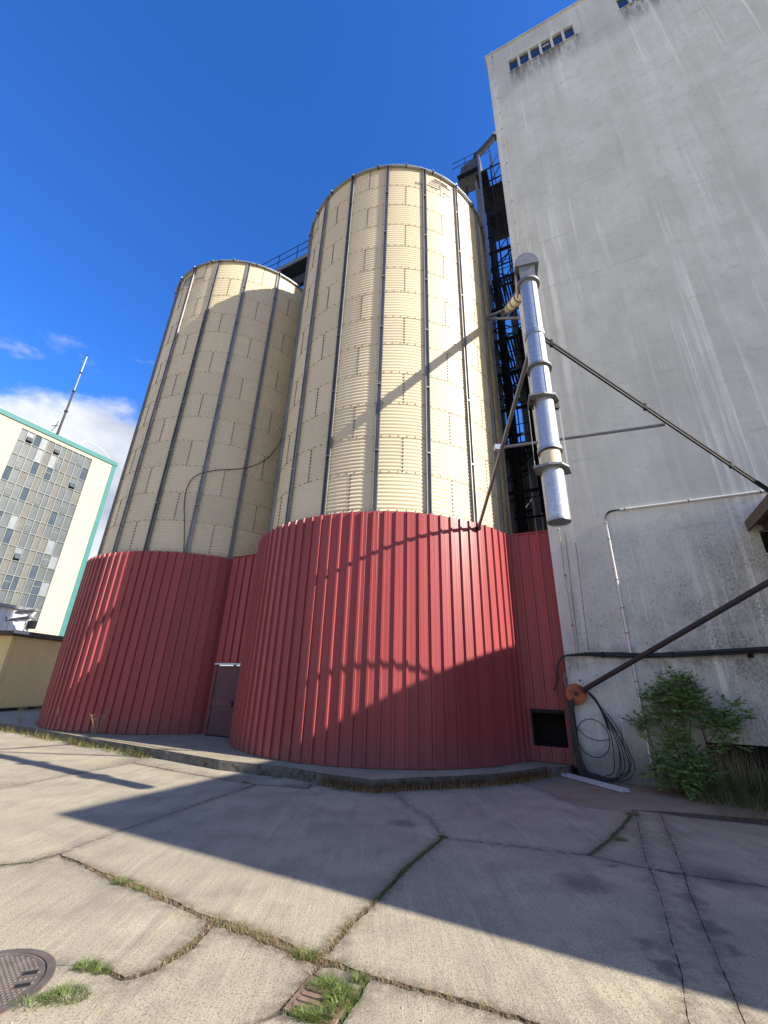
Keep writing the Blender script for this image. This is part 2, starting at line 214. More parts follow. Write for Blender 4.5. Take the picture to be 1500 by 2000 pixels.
tone(MAT['cream'], .93, 1.04); tone(MAT['red'], .88, 1.08); foot_dust(MAT['red'], .2, .95, (.17, .085, .085), .45); tone(MAT['stiff'], .8, 1.15)
MAT['concrete'] = concrete()
MAT['tar'] = M('tar_spill', (.10, .09, .08), .8, 0, .4, 30, col2=(.24, .21, .17))
MAT['ruststain'] = M('rust_stained_concrete', (.33, .275, .18), .92, 0, .4, 1.6, col2=(.22, .18, .115), bump=.4, bscale=90, speck=(.30, .14, .055), speck_scale=1.8, speck_at=.56)

def plaster():
    m = bpy.data.materials.new('weathered_plaster'); m.use_nodes = True
    N, L = m.node_tree.nodes, m.node_tree.links
    b = N['Principled BSDF']; b.inputs['Roughness'].default_value = .9
    t = N.new('ShaderNodeTexCoord')                                   # object space: x along the facade, z up
    sp = N.new('ShaderNodeSeparateXYZ'); L.new(t.outputs['Object'], sp.inputs[0])
    def noise(sc, det=6, st=(1, 1, 1), rough=.62, off=(0, 0, 0)):
        mpn = N.new('ShaderNodeMapping'); mpn.inputs['Scale'].default_value = st; mpn.inputs['Location'].default_value = off
        L.new(t.outputs['Object'], mpn.inputs[0])
        n = N.new('ShaderNodeTexNoise'); n.inputs['Scale'].default_value = sc; n.inputs['Detail'].default_value = det; n.inputs['Roughness'].default_value = rough
        L.new(mpn.outputs[0], n.inputs['Vector']); return n.outputs['Fac']
    def rng(f, a, c, lo=0., hi=1.):
        r = N.new('ShaderNodeMapRange'); r.inputs['From Min'].default_value = a; r.inputs['From Max'].default_value = c
        r.inputs['To Min'].default_value = lo; r.inputs['To Max'].default_value = hi; r.interpolation_type = 'SMOOTHSTEP'; L.new(f, r.inputs['Value']); return r.outputs[0]
    def op(o, a, c):
        x = N.new('ShaderNodeMath'); x.operation = o
        for i, v in enumerate((a, c)):
            if isinstance(v, (int, float)): x.inputs[i].default_value = v
            else: L.new(v, x.inputs[i])
        return x.outputs[0]
    def mix(fac, a, col):
        x = N.new('ShaderNodeMixRGB'); L.new(fac, x.inputs[0])
        if isinstance(a, tuple): x.inputs[1].default_value = (*a, 1)
        else: L.new(a, x.inputs[1])
        x.inputs[2].default_value = (*col, 1); return x.outputs[0]
    c = mix(rng(noise(.5, 8), .3, .7), (.51, .515, .445), (.63, .64, .565))
    c = mix(op('MULTIPLY', rng(noise(3.0, 8), .52, .68), .5), c, (.46, .445, .395))
    # pale streaks running down: fine across, long down the wall
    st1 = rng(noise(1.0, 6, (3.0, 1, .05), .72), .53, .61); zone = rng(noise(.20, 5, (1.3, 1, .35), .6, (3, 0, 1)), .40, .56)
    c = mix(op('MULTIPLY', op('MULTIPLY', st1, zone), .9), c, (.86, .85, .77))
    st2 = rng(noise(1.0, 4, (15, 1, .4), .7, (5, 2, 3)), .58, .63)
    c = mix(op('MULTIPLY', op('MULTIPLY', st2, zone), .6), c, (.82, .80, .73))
    # pour joints: faint broken horizontal lines every 2.15 m, high up
    fr = op('FRACT', op('ADD', op('MULTIPLY', sp.outputs['Z'], 1/2.15), op('MULTIPLY', noise(2.2, 6, (1, 1, 1), .7), .16)), 0.)
    jl = op('MULTIPLY', rng(op('ABSOLUTE', op('SUBTRACT', fr, .5), 0.), 0.0, .035, 1., 0.), rng(noise(1.3, 5, (1, 1, .4), .6, (9, 1, 4)), .50, .62))
    c = mix(op('MULTIPLY', jl, .3), c, (.24, .235, .215))
    c = mix(op('MULTIPLY', rng(noise(.33, 8, (1, 1, .6), .68, (7, 2, 9)), .50, .66), .45), c, (.43, .42, .375))
    c = mix(op('MULTIPLY', rng(noise(1.0, 6, (2.2, 1, .09), .7, (1, 9, 2)), .56, .68), .40), c, (.40, .39, .35))
    c = mix(op('MULTIPLY', rng(noise(22, 6, (1, 1, .7), .75), .50, .66), .30), c, (.42, .41, .36))
    c = mix(op('MULTIPLY', rng(noise(40, 5, (1, 1, .5), .75, (2, 2, 2)), .54, .68), .35), c, (.78, .76, .69))
    c = mix(op('MULTIPLY', rng(noise(1.0, 4, (1.1, 1, .03), .6, (4, 3, 8)), .42, .62), .35), c, (.45, .435, .38))
    # dark scuffs
    sc1 = rng(noise(2.0, 7, (1, 1, 3.2), .7, (2, 7, 5)), .58, .68)
    c = mix(op('MULTIPLY', op('MULTIPLY', sc1, rng(noise(.28, 4, (1, 1, 2), .5, (5, 5, 5)), .42, .56)), .4), c, (.34, .325, .28))
    # grime on the lower storey: stronger to the right and near the ground
    low = rng(sp.outputs['Z'], 3.0, 7.0, 1., 0.)
    gr1 = rng(noise(.9, 9, (1, 1, .7), .72, (4, 4, 4)), .44, .60)
    fine = rng(noise(26, 8, (1, 1, .6), .85), .42, .60)
    right = rng(sp.outputs['X'], .8, 3.6, .45, 1.)
    c = mix(op('MULTIPLY', op('MULTIPLY', op('MULTIPLY', gr1, fine), low), op('MULTIPLY', right, .85)), c, (.12, .118, .10))
    speck = rng(noise(17, 4, (1, 1, .6), .7, (1, 5, 2)), .60, .66)
    c = mix(op('MULTIPLY', op('MULTIPLY', speck, low), .8), c, (.10, .10, .09))
    foot = rng(op('ADD', sp.outputs['Z'], op('MULTIPLY', noise(1.6, 6), 1.1)), .75, 1.5, 1., 0.)
    c = mix(op('MULTIPLY', foot, .75), c, (.12, .12, .105))
    drip = op('MULTIPLY', rng(noise(1.0, 4, (9, 1, .5), .6, (6, 0, 2)), .60, .68), rng(sp.outputs['Z'], .6, 2.6, 1., 0.))
    c = mix(op('MULTIPLY', drip, .8), c, (.07, .07, .065))
    # dark band beneath the fat cable at z = 2.45
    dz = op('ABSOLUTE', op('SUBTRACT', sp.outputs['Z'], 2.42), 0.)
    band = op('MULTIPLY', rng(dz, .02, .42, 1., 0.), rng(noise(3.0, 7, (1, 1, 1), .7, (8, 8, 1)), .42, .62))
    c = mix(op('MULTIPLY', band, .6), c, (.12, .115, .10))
    # soot below the window strip: runs of dirt under the sills
    wz = op('MULTIPLY', rng(sp.outputs['Z'], 25.7, 27.38, 0., 1.), rng(sp.outputs['Z'], 27.40, 27.42, 1., 0.))
    wx = op('FRACT', op('ADD', op('MULTIPLY', sp.outputs['X'], 1/4.37), -.88/4.37+.02), 0.)
    wr = op('MULTIPLY', rng(noise(1.0, 6, (3.5, 1, .5), .7, (2, 1, 1)), .38, .58), op('MULTIPLY', rng(wx, .62, .74, 1., 0.), rng(wx, .0, .06, 0., 1.)))
    c = mix(op('MULTIPLY', op('MULTIPLY', wz, wr), .85), c, (.10, .085, .075))
    L.new(c, b.inputs['Base Color'])
    b1 = N.new('ShaderNodeBump'); b1.inputs['Strength'].default_value = .5; b1.inputs['Distance'].default_value = .012
    L.new(noise(60, 4), b1.inputs['Height'])
    b2 = N.new('ShaderNodeBump'); b2.inputs['Strength'].default_value = .22; b2.inputs['Distance'].default_value = .02
    L.new(noise(1.0, 5, (9, 1, .5), .6, (1, 1, 1)), b2.inputs['Height']); L.new(b1.outputs[0], b2.inputs['Normal'])
    b3 = N.new('ShaderNodeBump'); b3.inputs['Strength'].default_value = .4; b3.inputs['Distance'].default_value = .05
    L.new(noise(.9, 5), b3.inputs['Height']); L.new(b2.outputs[0], b3.inputs['Normal'])
    L.new(b3.outputs[0], b.inputs['Normal'])
    return m
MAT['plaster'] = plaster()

def spangle():
    m = M('spangled_galvanised', (.55, .58, .60), .42, .7, .2, 3)
    N, L = m.node_tree.nodes, m.node_tree.links; b = N['Principled BSDF']
    v = N.new('ShaderNodeTexVoronoi'); v.inputs['Scale'].default_value = 55
    g = N.new('ShaderNodeNewGeometry'); L.new(g.outputs['Position'], v.inputs['Vector'])
    cr_ = N.new('ShaderNodeValToRGB'); L.new(v.outputs['Color'], cr_.inputs[0])
    cr_.color_ramp.elements[0].color = (.38, .40, .42, 1); cr_.color_ramp.elements[0].position = .2
    cr_.color_ramp.elements[1].color = (.54, .56, .58, 1); cr_.color_ramp.elements[1].position = .85
    L.new(cr_.outputs[0], b.inputs['Base Color'])
    return m
MAT['spangle'] = spangle()

# ---------------------------------------------------------------- mesh helpers
class MB:
    def __init__(s): s.v = []; s.f = []; s.sm = []
    def add(s, vs_, fs_, smooth=False):
        o = len(s.v); s.v += [tuple(x) for x in vs_]
        for f in fs_: s.f.append(tuple(i+o for i in f)); s.sm.append(smooth)
    def box(s, a, b):
        x0, y0, z0 = a; x1, y1, z1 = b
        s.add([(x0,y0,z0),(x1,y0,z0),(x1,y1,z0),(x0,y1,z0),(x0,y0,z1),(x1,y0,z1),(x1,y1,z1),(x0,y1,z1)],
              [(0,3,2,1),(4,5,6,7),(0,1,5,4),(1,2,6,5),(2,3,7,6),(3,0,4,7)])
    def bar(s, p, q, w, h, up=(0, 0, 1)):
        p = Vector(p); q = Vector(q); d = (q-p).normalized(); u = Vector(up)
        if abs(d.dot(u)) > .98: u = Vector((1, 0, 0))
        x = d.cross(u).normalized()*w/2; y = x.cross(d).normalized()*h/2
        s.add([p-x-y, p+x-y, p+x+y, p-x+y, q-x-y, q+x-y, q+x+y, q-x+y],
              [(0,1,2,3),(7,6,5,4),(0,4,5,1),(1,5,6,2),(2,6,7,3),(3,7,4,0)])
    def tube(s, pts, r, n=8, cap=True, smooth=True):
        pts = [Vector(p) for p in pts]; rings = []
        prev = None
        for i, p in enumerate(pts):
            d = (pts[min(i+1, len(pts)-1)] - pts[max(i-1, 0)]).normalized()
            if prev is None:
                u = Vector((0, 0, 1)) if abs(d.z) < .9 else Vector((1, 0, 0)); x = d.cross(u).normalized()
            else:
                x = (prev - d*prev.dot(d)).normalized()
            prev = x; y = d.cross(x)
            rr = r[i] if isinstance(r, (list, tuple)) else r
            rings.append([p + x*rr*cos(2*pi*k/n) + y*rr*sin(2*pi*k/n) for k in range(n)])
        vs_ = [v for rg in rings for v in rg]
        fs_ = [(i*n+k, i*n+(k+1) % n, (i+1)*n+(k+1) % n, (i+1)*n+k) for i in range(len(pts)-1) for k in range(n)]
        s.add(vs_, fs_, smooth)
        if cap:
            s.add(rings[0], [tuple(range(n-1, -1, -1))]); s.add(rings[-1], [tuple(range(n))])
    def build(s, name, mat, parent=None, loc=None):
        me = bpy.data.meshes.new(name); me.from_pydata(s.v, [], s.f); me.update()
        if any(s.sm): me.polygons.foreach_set('use_smooth', s.sm)
        me.materials.append(MAT[mat] if isinstance(mat, str) else mat)
        return link(name, me, parent, loc)
def link(name, me, parent=None, loc=None, rz=0.0):
    o = bpy.data.objects.new(name, me); COL.objects.link(o)
    if parent: o.parent = parent
    if loc: o.location = loc
    if rz: o.rotation_euler = (0, 0, rz)
    return o
def tag(o, label=None, cat=None, group=None, kind=None):
    for k, v in (('label', label), ('category', cat), ('group', group), ('kind', kind)):
        if v: o[k] = v
    return o
def thing(name, label, cat, loc=(0, 0, 0), rz=0.0, group=None):
    o = link(name, None, None, loc, rz); o.empty_display_size = .3
    return tag(o, label, cat, group)
def boxp(name, a, b, mat, parent): m = MB(); m.box(a, b); return m.build(name, mat, parent)
def tubep(name, pts, r, mat, parent=None, n=8): m = MB(); m.tube(pts, r, n); return m.build(name, mat, parent)
def barp(name, p, q, w, h, mat, parent=None): m = MB(); m.bar(p, q, w, h); return m.build(name, mat, parent)
def catenary(p, q, sag, n=16):
    p = Vector(p); q = Vector(q); return [p.lerp(q, i/n) - Vector((0, 0, sag*4*(i/n)*(1-i/n))) for i in range(n+1)]
def smooth_path(pts, k=6):
    P = [Vector(p) for p in pts]; out = []
    for i in range(len(P)-1):
        a = P[max(i-1, 0)]; b = P[i]; c = P[i+1]; d = P[min(i+2, len(P)-1)]
        for j in range(k):
            t = j/k; out.append(.5*((2*b)+(c-a)*t+(2*a-5*b+4*c-d)*t*t+(3*b-a-3*c+d)*t**3))
    out.append(P[-1]); return out

# ---------------------------------------------------------------- shared layout
C1, C2 = Vector((.220, 13.492)), Vector((-7.495, 17.535))
RR, RS = 4.184, 3.920
ZP, ZR, ZT = .18, 5.57, 19.74
RING = 1.081
W0 = Vector((4.273, 10.132)); WN = Vector((.8944, -.4472)); WB = Vector((.4472, .8944))   # facade corner, along, inward
WROT = math.atan2(WN.y, WN.x)
def wp(t, d, z): v = W0 + WN*t - WB*d; return Vector((v.x, v.y, z))       # t along the facade, d out of it

# ---------------------------------------------------------------- ground
g = MB(); g.add([(-600,-600,-.014),(600,-600,-.014),(600,600,-.014),(-600,600,-.014)], [(0,1,2,3)])
tag(g.build('ground', 'yard_dust'), kind='structure')
g = MB(); g.add([(-20,1.5,-.0105),(8.5,1.5,-.0105),(8.5,9.5,-.0105),(4.5,11,-.0105),(-12,17,-.0105),(-20,17,-.0105)], [(0,1,2,3,4,5)])
tag(g.build('joint_soil', 'soil'), kind='structure')
yard = tag(link('yard_pavement', None), kind='structure')
def seg_d(p, a, b):
    ab = b-a; t = max(0, min(1, (p-a).dot(ab)/max(ab.length_squared, 1e-9))); return (p-a-ab*t).length
JL = [([Vector(q) for q in pl], hw) for pl, hw, _, _ in DATA['joints']]
rnd = random.Random(3)
def joint_w(p):
    w = .0015
    for pl, hw in JL:
        for a, b in zip(pl, pl[1:]):
            if seg_d(p, a, b) < .035: w = max(w, hw*rnd.uniform(.45, 1.05))
    return w
def slab(poly, mat='concrete', z=0.0):
    P = [Vector(q) for q in poly]
    area = sum(a.x*b.y-b.x*a.y for a, b in zip(P, P[1:]+P[:1]))
    if area < 0: P.reverse()
    D = []
    for a, b in zip(P, P[1:]+P[:1]):
        n = max(1, min(110, int((b-a).length/(.05 if (a.length < 9 and b.length < 9) else .3))))
        D += [a.lerp(b, i/n) for i in range(n)]
    Q = []
    N = len(D)
    for i, p in enumerate(D):
        t = (D[(i+1) % N]-D[i-1]); nrm = Vector((-t.y, t.x)).normalized()
        w = joint_w(p); Q.append(p + nrm*(w + rnd.uniform(-.003, .006)))
    me = MB(); dz = rnd.uniform(-.004, .004)
    top = [(q.x, q.y, z+dz) for q in Q]; mid = [(q.x-.0, q.y, z+dz-.012) for q in D]; bot = [(q.x, q.y, -.06) for q in Q]
    me.add(bot+top, [(i, N+i, N+(i+1) % N, (i+1) % N)[::-1] for i in range(N)])
    bm = bmesh.new(); f = bm.faces.new([bm.verts.new(v) for v in top]); f.normal_update()
    if f.normal.z < 0: f.normal_flip()
    xs_ = [q.x for q in Q]; ys_ = [q.y for q in Q]; st = .11 if min(ys_) < 6.5 and max(ys_)-min(ys_) < 6 else .6
    for ax, lo_, hi_ in ((0, min(xs_), max(xs_)), (1, min(ys_), max(ys_))):
        k = lo_+st*.5
        while k < hi_:
            co_ = (k, 0, 0) if ax == 0 else (0, k, 0); no_ = (1, 0, 0) if ax == 0 else (0, 1, 0)
            bmesh.ops.bisect_plane(bm, geom=bm.verts[:]+bm.edges[:]+bm.faces[:], plane_co=co_, plane_no=no_, dist=1e-5); k += st
    bm.verts.index_update()
    vt = np.array([v.co[:] for v in bm.verts]); nf = len(me.f)
    me.add(vt.tolist(), [tuple(v.index for v in fc.verts) for fc in bm.faces]); bm.free()
    o = me.build('concrete_slab', mat, yard)
    o.data.materials.append(MAT['soil']); o.data.polygons.foreach_set('material_index', [1]*nf+[0]*(len(o.data.polygons)-nf))
    A_ = np.array([q[:] for q in Q]); B_ = np.roll(A_, -1, 0); dm = np.full(len(vt), 9.0)
    for p0, p1 in zip(A_, B_):
        ab = p1-p0; l2 = max(ab@ab, 1e-12); t = np.clip(((vt[:, :2]-p0)@ab)/l2, 0, 1); dm = np.minimum(dm, np.linalg.norm(vt[:, :2]-p0-t[:, None]*ab, axis=1))
    at = o.data.attributes.new('edge', 'FLOAT', 'POINT'); at.data.foreach_set('value', [1.0]*(2*N)+np.clip(1-dm/.12, 0, 1).tolist())
    return o
for i, poly in enumerate(DATA['slabs']):
    slab(poly, 'ruststain' if i == 5 else 'concrete')
# more yard behind the camera and at the sides, same slabs
for poly in ([(-16,-2),(-1,-2),(-.4,2.3),(-3.2,2.1),(-5,2.9),(-12,9)], [(-.9,-2),(6,-2),(6.5,1.3),(3.2,2.2),(.9,2.1),(-.3,2.3)], [(-16,-2.1),(6,-2.1),(6,-9),(-16,-9)], [(-16,-1.5),(-12.3,9.2),(-20,15),(-30,0)], [(6.2,-2),(7.6,-2),(7.6,2),(6.7,1.3)]):
    slab(poly)
# pad the silos stand on
K = [Vector(q) for q in DATA['pad']]
pm = MB(); tops = [(q.x, q.y, ZP) for q in K]
back = [(3.62,10.15,ZP),(4.2,10.35,ZP),(5.2,13.2,ZP),(5,19,ZP),(-14,24,ZP),(-20,22,ZP)]
poly = tops + back; n = len(poly)
pm.add(poly, [tuple(range(n))])
pad = tag(pm.build('silo_pad', 'pad'), kind='structure')
km = MB(); kk = K + [Vector((3.62,10.15)), Vector((4.2,10.35))]
dd = []
for a, b in zip(kk, kk[1:]):
    m_ = max(1, int((b-a).length/.25)); dd += [a.lerp(b, i/m_) for i in range(m_)]
dd.append(kk[-1])
tp = [(q.x, q.y, ZP-.003) for q in dd]; md = [(q.x+rnd.uniform(-.012,.012), q.y-.006+rnd.uniform(-.012,.012), ZP-.05) for q in dd]; bt = [(q.x+rnd.uniform(-.02,.02), q.y-.015+rnd.uniform(-.02,.02), -.05) for q in dd]
n = len(dd)
km.add(tp+md+bt, [(i, i+n, i+n+1, i+1) for i in range(n-1)]+[(i+n, i+2*n, i+2*n+1, i+n+1) for i in range(n-1)])
km.build('kerb_face', 'kerbside', pad)

# ---------------------------------------------------------------- silos
def silo_sheet_mesh():
    m = MB(); na, nc, ns = 10, 10, 8
    vs_ = []
    NZ = nc*ns
    for i in range(NZ+1):
        z = RING*i/NZ*1.004
        off = .0095*cos(2*pi*i/ns) + .004*(1-i/NZ)
        for j in range(na+1):
            a = radians(-.6 + 40.6*j/na); r = RS + off + .005*j/na
            vs_.append((r*sin(a), -r*cos(a), z))
    fs_ = [(i*(na+1)+j, i*(na+1)+j+1, (i+1)*(na+1)+j+1, (i+1)*(na+1)+j) for i in range(NZ) for j in range(na)]
    m.add(vs_, fs_, True)
    # rolled bottom lip, so that the lap shows as a fine dark line
    lip = [(r*sin(radians(40*j/na)), -r*cos(radians(40*j/na)), z) for r, z in ((RS+.0185, -.002), (RS+.002, -.002)) for j in range(na+1)]
    m.add(lip, [(j, j+na+1, j+na+2, j+1) for j in range(na)])
    return m
SHEET = None
def stiffener_mesh(z0, z1):
    m = MB(); r = RS+.004; w, d = .046, .085
    # channel open to the outside: web on the sheets, two flanges standing out, small lips
    th = .006
    for x0_, x1_, y0_, y1_ in ((-w, w, .012, .018), (-w-th, -w, .012, d), (w, w+th, .012, d), (-w-th-.016, -w-th-.001, d-th, d), (w+th+.001, w+th+.016, d-th, d)):
        m.box((x0_, -(r+y1_), z0), (x1_, -(r+y0_), z1))
    z = z0+.75
    while z < z1:                                                      # splice collars
        m.box((-.064, -(r+.090), z-.022), (.064, -(r+.0185), z+.022)); z += 2.16
    z = z0+.06
    while z < z1:                                                      # bolt heads
        for x in (-.022, .022):
            m.box((x-.008, -(r+.03), z-.008), (x+.008, -(r+.0185), z+.008))
        z += .18
    return m
STIFF = None
def logo(m, a0, az0):
    """striped emblem and the row of small letters under it, printed on the top ring"""
    def strip(x0, x1, z0, z1):
        nseg = max(1, int(abs(x1-x0)/.12)); R_ = RS+.016
        for i in range(nseg):
            aa = a0+(x0+(x1-x0)*i/nseg)/RS; ab = a0+(x0+(x1-x0)*(i+1)/nseg)/RS
            q = [(R_*sin(aa), -R_*cos(aa)), (R_*sin(ab), -R_*cos(ab))]; R2 = R_+.004
            q2 = [(R2*sin(aa), -R2*cos(aa)), (R2*sin(ab), -R2*cos(ab))]
            m.add([(*q[0], z0), (*q[1], z0), (*q[1], z1), (*q[0], z1), (*q2[0], z0), (*q2[1], z0), (*q2[1], z1), (*q2[0], z1)],
                  [(4,5,6,7),(0,4,7,3),(1,2,6,5),(3,7,6,2),(0,1,5,4)])
    zb = az0
    for i, (l, rgt) in enumerate([(-.26, -.05), (-.36, -.08), (-.44, -.07), (-.52, -.07), (-.58, -.07)]):   # left wing, widening downwards
        strip(l, rgt, zb+.61-i*.13, zb+.655-i*.13)
    for i, e in enumerate([.34, .46, .50, .44]):
        strip(.03, e, zb+.61-i*.13, zb+.655-i*.13)
    strip(-.06, -.03, zb+.12, zb+.66)
    x = -1.02
    for wdt, kind in ((.07,0),(.06,1),(.07,2),(.06,3),(.16,-1),(.09,4),(.07,1),(.20,-1),(.07,0),(.07,3),(.07,2),(.20,-1),(.09,4),(.07,1),(.07,3),(.07,2),(.07,0)):
        if kind >= 0:
            strip(x, x+.02, zb-.02, zb+.10)
            if kind in (0, 1, 4): strip(x+.02, x+wdt, zb+.08, zb+.10)
            if kind in (0, 2, 3): strip(x+.02, x+wdt, zb+.03, zb+.05)
            if kind in (1, 2): strip(x+.02, x+wdt, zb-.02, zb)
            if kind in (0, 3): strip(x+wdt-.02, x+wdt, zb-.02, zb+.1)
        x += wdt+.045
def make_silo(name, label, C, ph, parity, logos):
    global SHEET, STIFF
    root = thing(name, label, 'grain silo', (C.x, C.y, 0), 0, 'corrugated grain silos')
    nr = 18; zb = ZT - nr*RING
    if SHEET is None: SHEET = silo_sheet_mesh()
    first = None
    for k in range(nr):
        z = zb + k*RING; offs = ((nr-1-k+parity) % 2)
        if z < ZP: continue
        for s in range(9):
            if z+RING < ZR-1.2: continue
            ang = ph + radians(10 + 20*offs + 40*s)
            if isinstance(SHEET, MB):
                o = SHEET.build('wall_sheet', 'cream', root); SHEET = o.data
            else:
                o = link('wall_sheet', SHEET, root)
            o.location = (0, 0, z); o.rotation_euler = (0, 0, ang)
    for k in range(18):
        if STIFF is None:
            o = stiffener_mesh(ZP, ZT-.02).build('stiffener', 'stiff', root); STIFF = o.data
        else: o = link('stiffener', STIFF, root)
        o.rotation_euler = (0, 0, ph + radians(20*k))
    bm_ = MB()                                                        # seam bolts, thousands: one part; dark, shadow of bolts and gaps included
    def bolt(a, z, s=.012, out=.017):
        R0 = RS-.012; R1 = RS+out
        sa, ca = sin(a), cos(a); tx, ty = ca, sa
        b0 = [(R0*sa+tx*dx, -R0*ca+ty*dx, z+dz_) for dx, dz_ in ((-s,-s),(s,-s),(s,s),(-s,s))]
        b1 = [(R1*sa+tx*dx*.8, -R1*ca+ty*dx*.8, z+dz_*.8) for dx, dz_ in ((-s,-s),(s,-s),(s,s),(-s,s))]
        bm_.add(b0+b1, [(4,5,6,7),(0,1,5,4),(1,2,6,5),(2,3,7,6),(3,0,4,7)])
    for k in range(nr):
        z = zb + k*RING; offs = ((nr-1-k+parity) % 2)
        if z+RING < ZR: continue
        for s in range(9):
            a = ph + radians(10+20*offs+40*s)
            for c in range(10):
                bolt(a, z+RING*(c+.5)/10, .018, .017)
                bolt(a+.0045, z+RING*(c+1.0)/10-.012, .007, .020)
        for s in range(18):
            for c in range(6): bolt(ph+radians(20*s+20*(c+.5)/6), z+.03, .0115, .028)
    for c in range(180): bolt(ph+2*pi*c/180, ZR+.075, .011, .030)
    tag(bm_.build('seam_bolts_shadow', 'bolt', root), kind='stuff')
    # roof: 24 ribbed cone panels, eave drip and clips
    ra = radians(28); ra_z = ZT + RS*math.tan(ra)
    panel = None
    for k in range(24):
        if panel is None:
            m = MB(); h = pi/24; Re = RS+.13
            e = [(Re*sin(x), -Re*cos(x), ZT-.13*math.tan(ra)+.10) for x in (-h, 0, h)]
            tpt = [(.5*sin(x), -.5*cos(x), ra_z-.5*math.tan(ra)+.10) for x in (-h, h)]
            m.add(e+tpt, [(0, 1, 2, 4, 3)])
            el = [(x, y, z-.055) for x, y, z in e]; m.add(e+el, [(3, 4, 1, 0), (4, 5, 2, 1)])
            ein = [((RS-.05)*sin(x), -(RS-.05)*cos(x), ZT+.0) for x in (-h, 0, h)]; m.add(el+ein, [(0, 3, 4, 1), (1, 4, 5, 2)])
            m.bar(Vector(e[0])+Vector((0, 0, .03)), Vector(tpt[0])+Vector((0, 0, .03)), .05, .07)
            o = m.build('roof_panel', 'galv', root); panel = o.data
        else: o = link('roof_panel', panel, root)
        o.rotation_euler = (0, 0, ph+radians(2.4+15*k))
    clip = None
    for k in range(24):
        if clip is None:
            m = MB(); m.box((-.02, -(RS+.15), ZT-.03), (.02, -(RS+.03), ZT+.05)); o = m.build('eave_clip', 'dark', root); clip = o.data
        else: o = link('eave_clip', clip, root)
        o.rotation_euler = (0, 0, ph+radians(-5.1+15*k))
    m = MB(); m.tube([(0, 0, ra_z-.3), (0, 0, ra_z+.35)], .52, 20); m.build('roof_collar', 'galv', root)
    for a in logos:
        m = MB(); logo(m, ph+a, ZT-.86); m.build('emblem', 'print', root)
    return root
silo1 = make_silo('grain_silo', 'near cream corrugated silo with galvanised ribs beside the grey building', C1, radians(-6.66), 1, [radians(30), radians(-70)])
silo2 = make_silo('grain_silo', 'farther cream corrugated silo, mostly shaded, behind the door recess', C2, radians(-7.68), 1, [radians(-28)])
# base flashing and plain wall inside the cladding
for s_ in (silo1, silo2):
    m = MB(); m.tube([(0, 0, ZR-.1), (0, 0, ZR+.05)], RS+.022, 90, cap=False); m.build('base_flashing', 'cream', s_)

# ---------------------------------------------------------------- red cladding
clad = thing('red_cladding', 'red ribbed metal cladding wrapping the feet of both silos', 'cladding', (0, 0, ZP))
def clad_panel_mesh(pitch, z0, z1, curved=None):
    """one bay: pan with two low beads and the raised rib at its right edge; profile runs along +x, out = -y"""
    P = pitch; hh = .048
    prof = [(0, 0), (P*.20, 0), (P*.215, .003), (P*.235, .003), (P*.25, 0), (P*.47, 0), (P*.485, .003), (P*.505, .003), (P*.52, 0),
            (P-.076, 0), (P-.064, hh), (P-.022, hh), (P-.010, 0), (P, 0)]
    vs_ = []
    for z in (z0, z1):
        for x, y in prof:
            if curved: a = (x-P/2)/curved; vs_.append(((curved+y)*sin(a), -(curved+y)*cos(a), z))
            else: vs_.append((x, -y, z))
    n = len(prof); m = MB()
    m.add(vs_, [(i, i+1, n+i+1, n+i) for i in range(n-1)])
    for k in range(4):                                                # screws
        z = z0 + (z1-z0)*(.035 + k*.31); x = P*.36
        if curved:
            a = (x-P/2)/curved; c = Vector((curved*sin(a), -curved*cos(a), z)); t = Vector((cos(a), sin(a), 0)); o_ = Vector((sin(a), -cos(a), 0))
        else: c = Vector((x, 0, z)); t = Vector((1, 0, 0)); o_ = Vector((0, -1, 0))
        u = Vector((0, 0, 1)); s = .008
        m.add([c-t*s-u*s, c+t*s-u*s, c+t*s+u*s, c-t*s+u*s, c+o_*.008], [(0,1,4),(1,2,4),(2,3,4),(3,0,4)])
    return m
PITCHA = 2*pi/96; PT = PITCHA*RR
cmesh = clad_panel_mesh(PT, .02, ZR-ZP, RR)
co = None
def arc_panels(C, a0, a1):
    global co
    n = int(round((a1-a0)/PITCHA))
    for i in range(n):
        a = a1 - PITCHA*(i+.5)
        if co is None: o = cmesh.build('cladding_panel', 'red', clad); co = o.data
        else: o = link('cladding_panel', co, clad)
        o.location = (C.x, C.y, 0); o.rotation_euler = (0, 0, a)
arc_panels(C1, radians(-98), radians(50.5))
arc_panels(C2, radians(-140), radians(35.5))
fm = None
def flat_panels(A, B, n, z0, z1, mesh=None):
    A = Vector(A); B = Vector(B); d = B-A; L_ = d.length/n; rz = math.atan2(d.y, d.x); me = mesh
    for i in range(n):
        if me is None:
            o = clad_panel_mesh(L_, z0, z1).build('cladding_panel', 'red', clad); me = o.data
        else: o = link('cladding_panel', me, clad)
        p = A + d*(i/n); o.location = (p.x, p.y, 0); o.rotation_euler = (0, 0, rz)
    return me
# door recess between the silos
DA, DB = Vector((-5.13, 13.90)), Vector((-3.72, 13.147)); dU = (DB-DA).normalized()
flat_panels(DA, DB, 5, 1.99, ZR-ZP)
pA = DA; pB = DA + dU*.10
flat_panels(pA, pB, 1, .02, 1.985)
# right-hand flat with the square hole
EA, EB = Vector((3.447, 10.83)), Vector((4.40, 10.352)); eU = (EB-EA).normalized()
flat_panels(EA, EB, 4, 1.09, ZR-ZP)
flat_panels(EA, EB, 4, .02, .33)
flat_panels(EA, EA+eU*.15, 1, .335, 1.085)
flat_panels(EA+eU*.88, EB, 1, .335, 1.085)
rzE = math.atan2(eU.y, eU.x)
